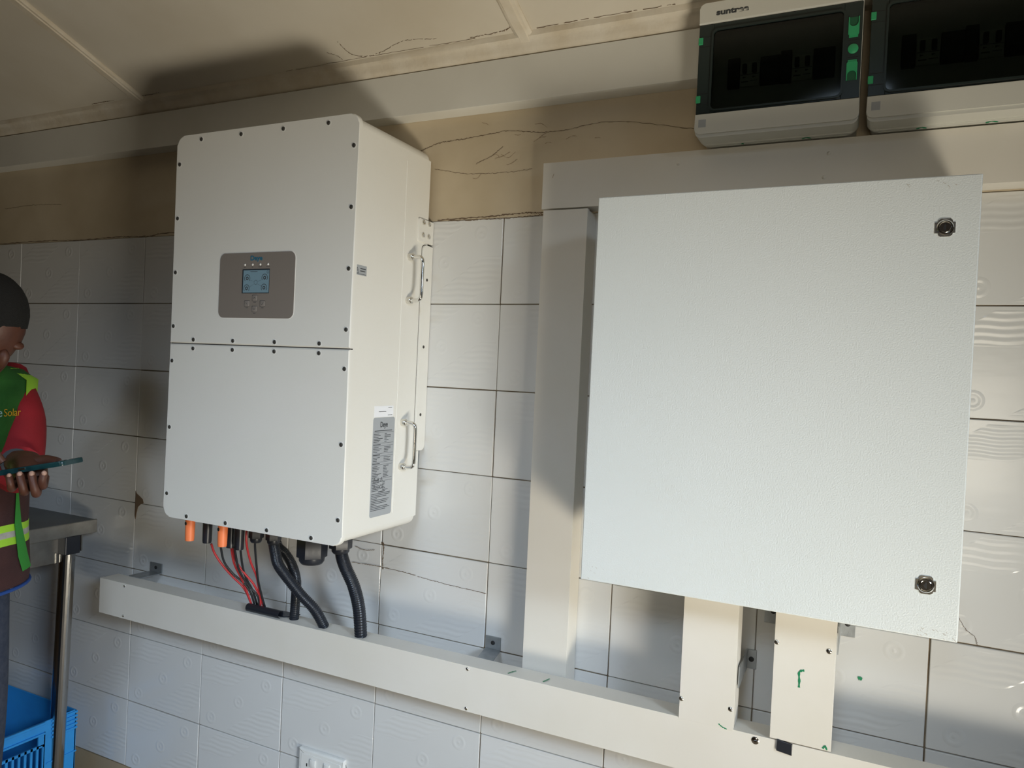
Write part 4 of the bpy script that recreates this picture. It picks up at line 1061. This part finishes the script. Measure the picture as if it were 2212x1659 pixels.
vstrip('lime_shoulder_band', [(52, -.402, 1.1), (52, -.43, 1.1), (50, -.47, 1.0), (46, -.52, .6), (42, -.57, .25)], 'lime', 13)
vstrip('silver_tape', [(47, -.49, .5), (45, -.53, .5), (43, -.56, .3)], 'silver', 4)
vstrip('green_vest_edge', [(30, -.70, .2), (32, -.78, .6), (38, -.86, 1), (44, -.90, 1.2)], 'vestlight', 7)

bm = BM(); tube(bm, [W(.208 * math.sin(2 * PI * k / 40), .012 + .147 * math.cos(2 * PI * k / 40), -.937) for k in range(41)], .0045, 8, cap=False); link('blue_piping', bm, M['bluetrim'], pr, smooth=80)
t_ang = math.radians(22)
mt = Matrix.Translation(W(.005, .1535, -.515)) @ Matrix.Rotation(math.radians(95), 4, 'Z') @ Matrix.Rotation(PI / 2, 4, 'X')
text_mesh('like', .030, mt, M['paleprint'], 'chest_lettering', pr)
mt2 = Matrix.Translation(W(.052, .1500, -.515)) @ Matrix.Rotation(math.radians(110), 4, 'Z') @ Matrix.Rotation(PI / 2, 4, 'X')
text_mesh('Solar', .026, mt2, M['yellowprint'], 'chest_lettering', pr)
bm = BM(); tube(bm, [Vector((.872, -.518, -.607)), Vector((.893, -.533, -.603))], .0295, 18); link('watch', bm, M['shoe'], pr, smooth=40)
# phone in the hand
ph = thing('mobile_phone', 'mobile phone in dark teal case held by the person in the vest', 'phone', (1.011, -.562, -.606))
ax = Vector((.882, .429, .20)).normalized(); bx = Vector((-.43, .90, .0)); bx = (bx - ax * bx.dot(ax)).normalized(); nx = ax.cross(bx)
PM = Matrix(((ax.x, bx.x, nx.x, 1.011), (ax.y, bx.y, nx.y, -.562), (ax.z, bx.z, nx.z, -.6005), (0, 0, 0, 1)))
bm = BM(); prism(bm, rpoly(-.082, .082, -.0385, .0385, .011, 6), -.0055, .0050, 'Z', bev=.002, both=True); bmesh.ops.transform(bm, matrix=PM, verts=bm.verts); link('case', bm, M['phone'], ph, smooth=40)
bm = BM(); prism(bm, rpoly(-.076, .076, -.034, .034, .008, 6), .0050, .0054, 'Z'); bmesh.ops.transform(bm, matrix=PM, verts=bm.verts); link('screen', bm, M['phoneglass'], ph)
bm = BM(); box(bm, .066, .072, -.010, .010, .0054, .0057); box(bm, -.012, .002, -.0392, -.0384, -.001, .003); bmesh.ops.transform(bm, matrix=PM, verts=bm.verts); link('metal_buttons', bm, M['steel'], ph)
for o in bpy.data.objects:
    if o.name.startswith('panel_print'): o['kind'] = 'stuff'
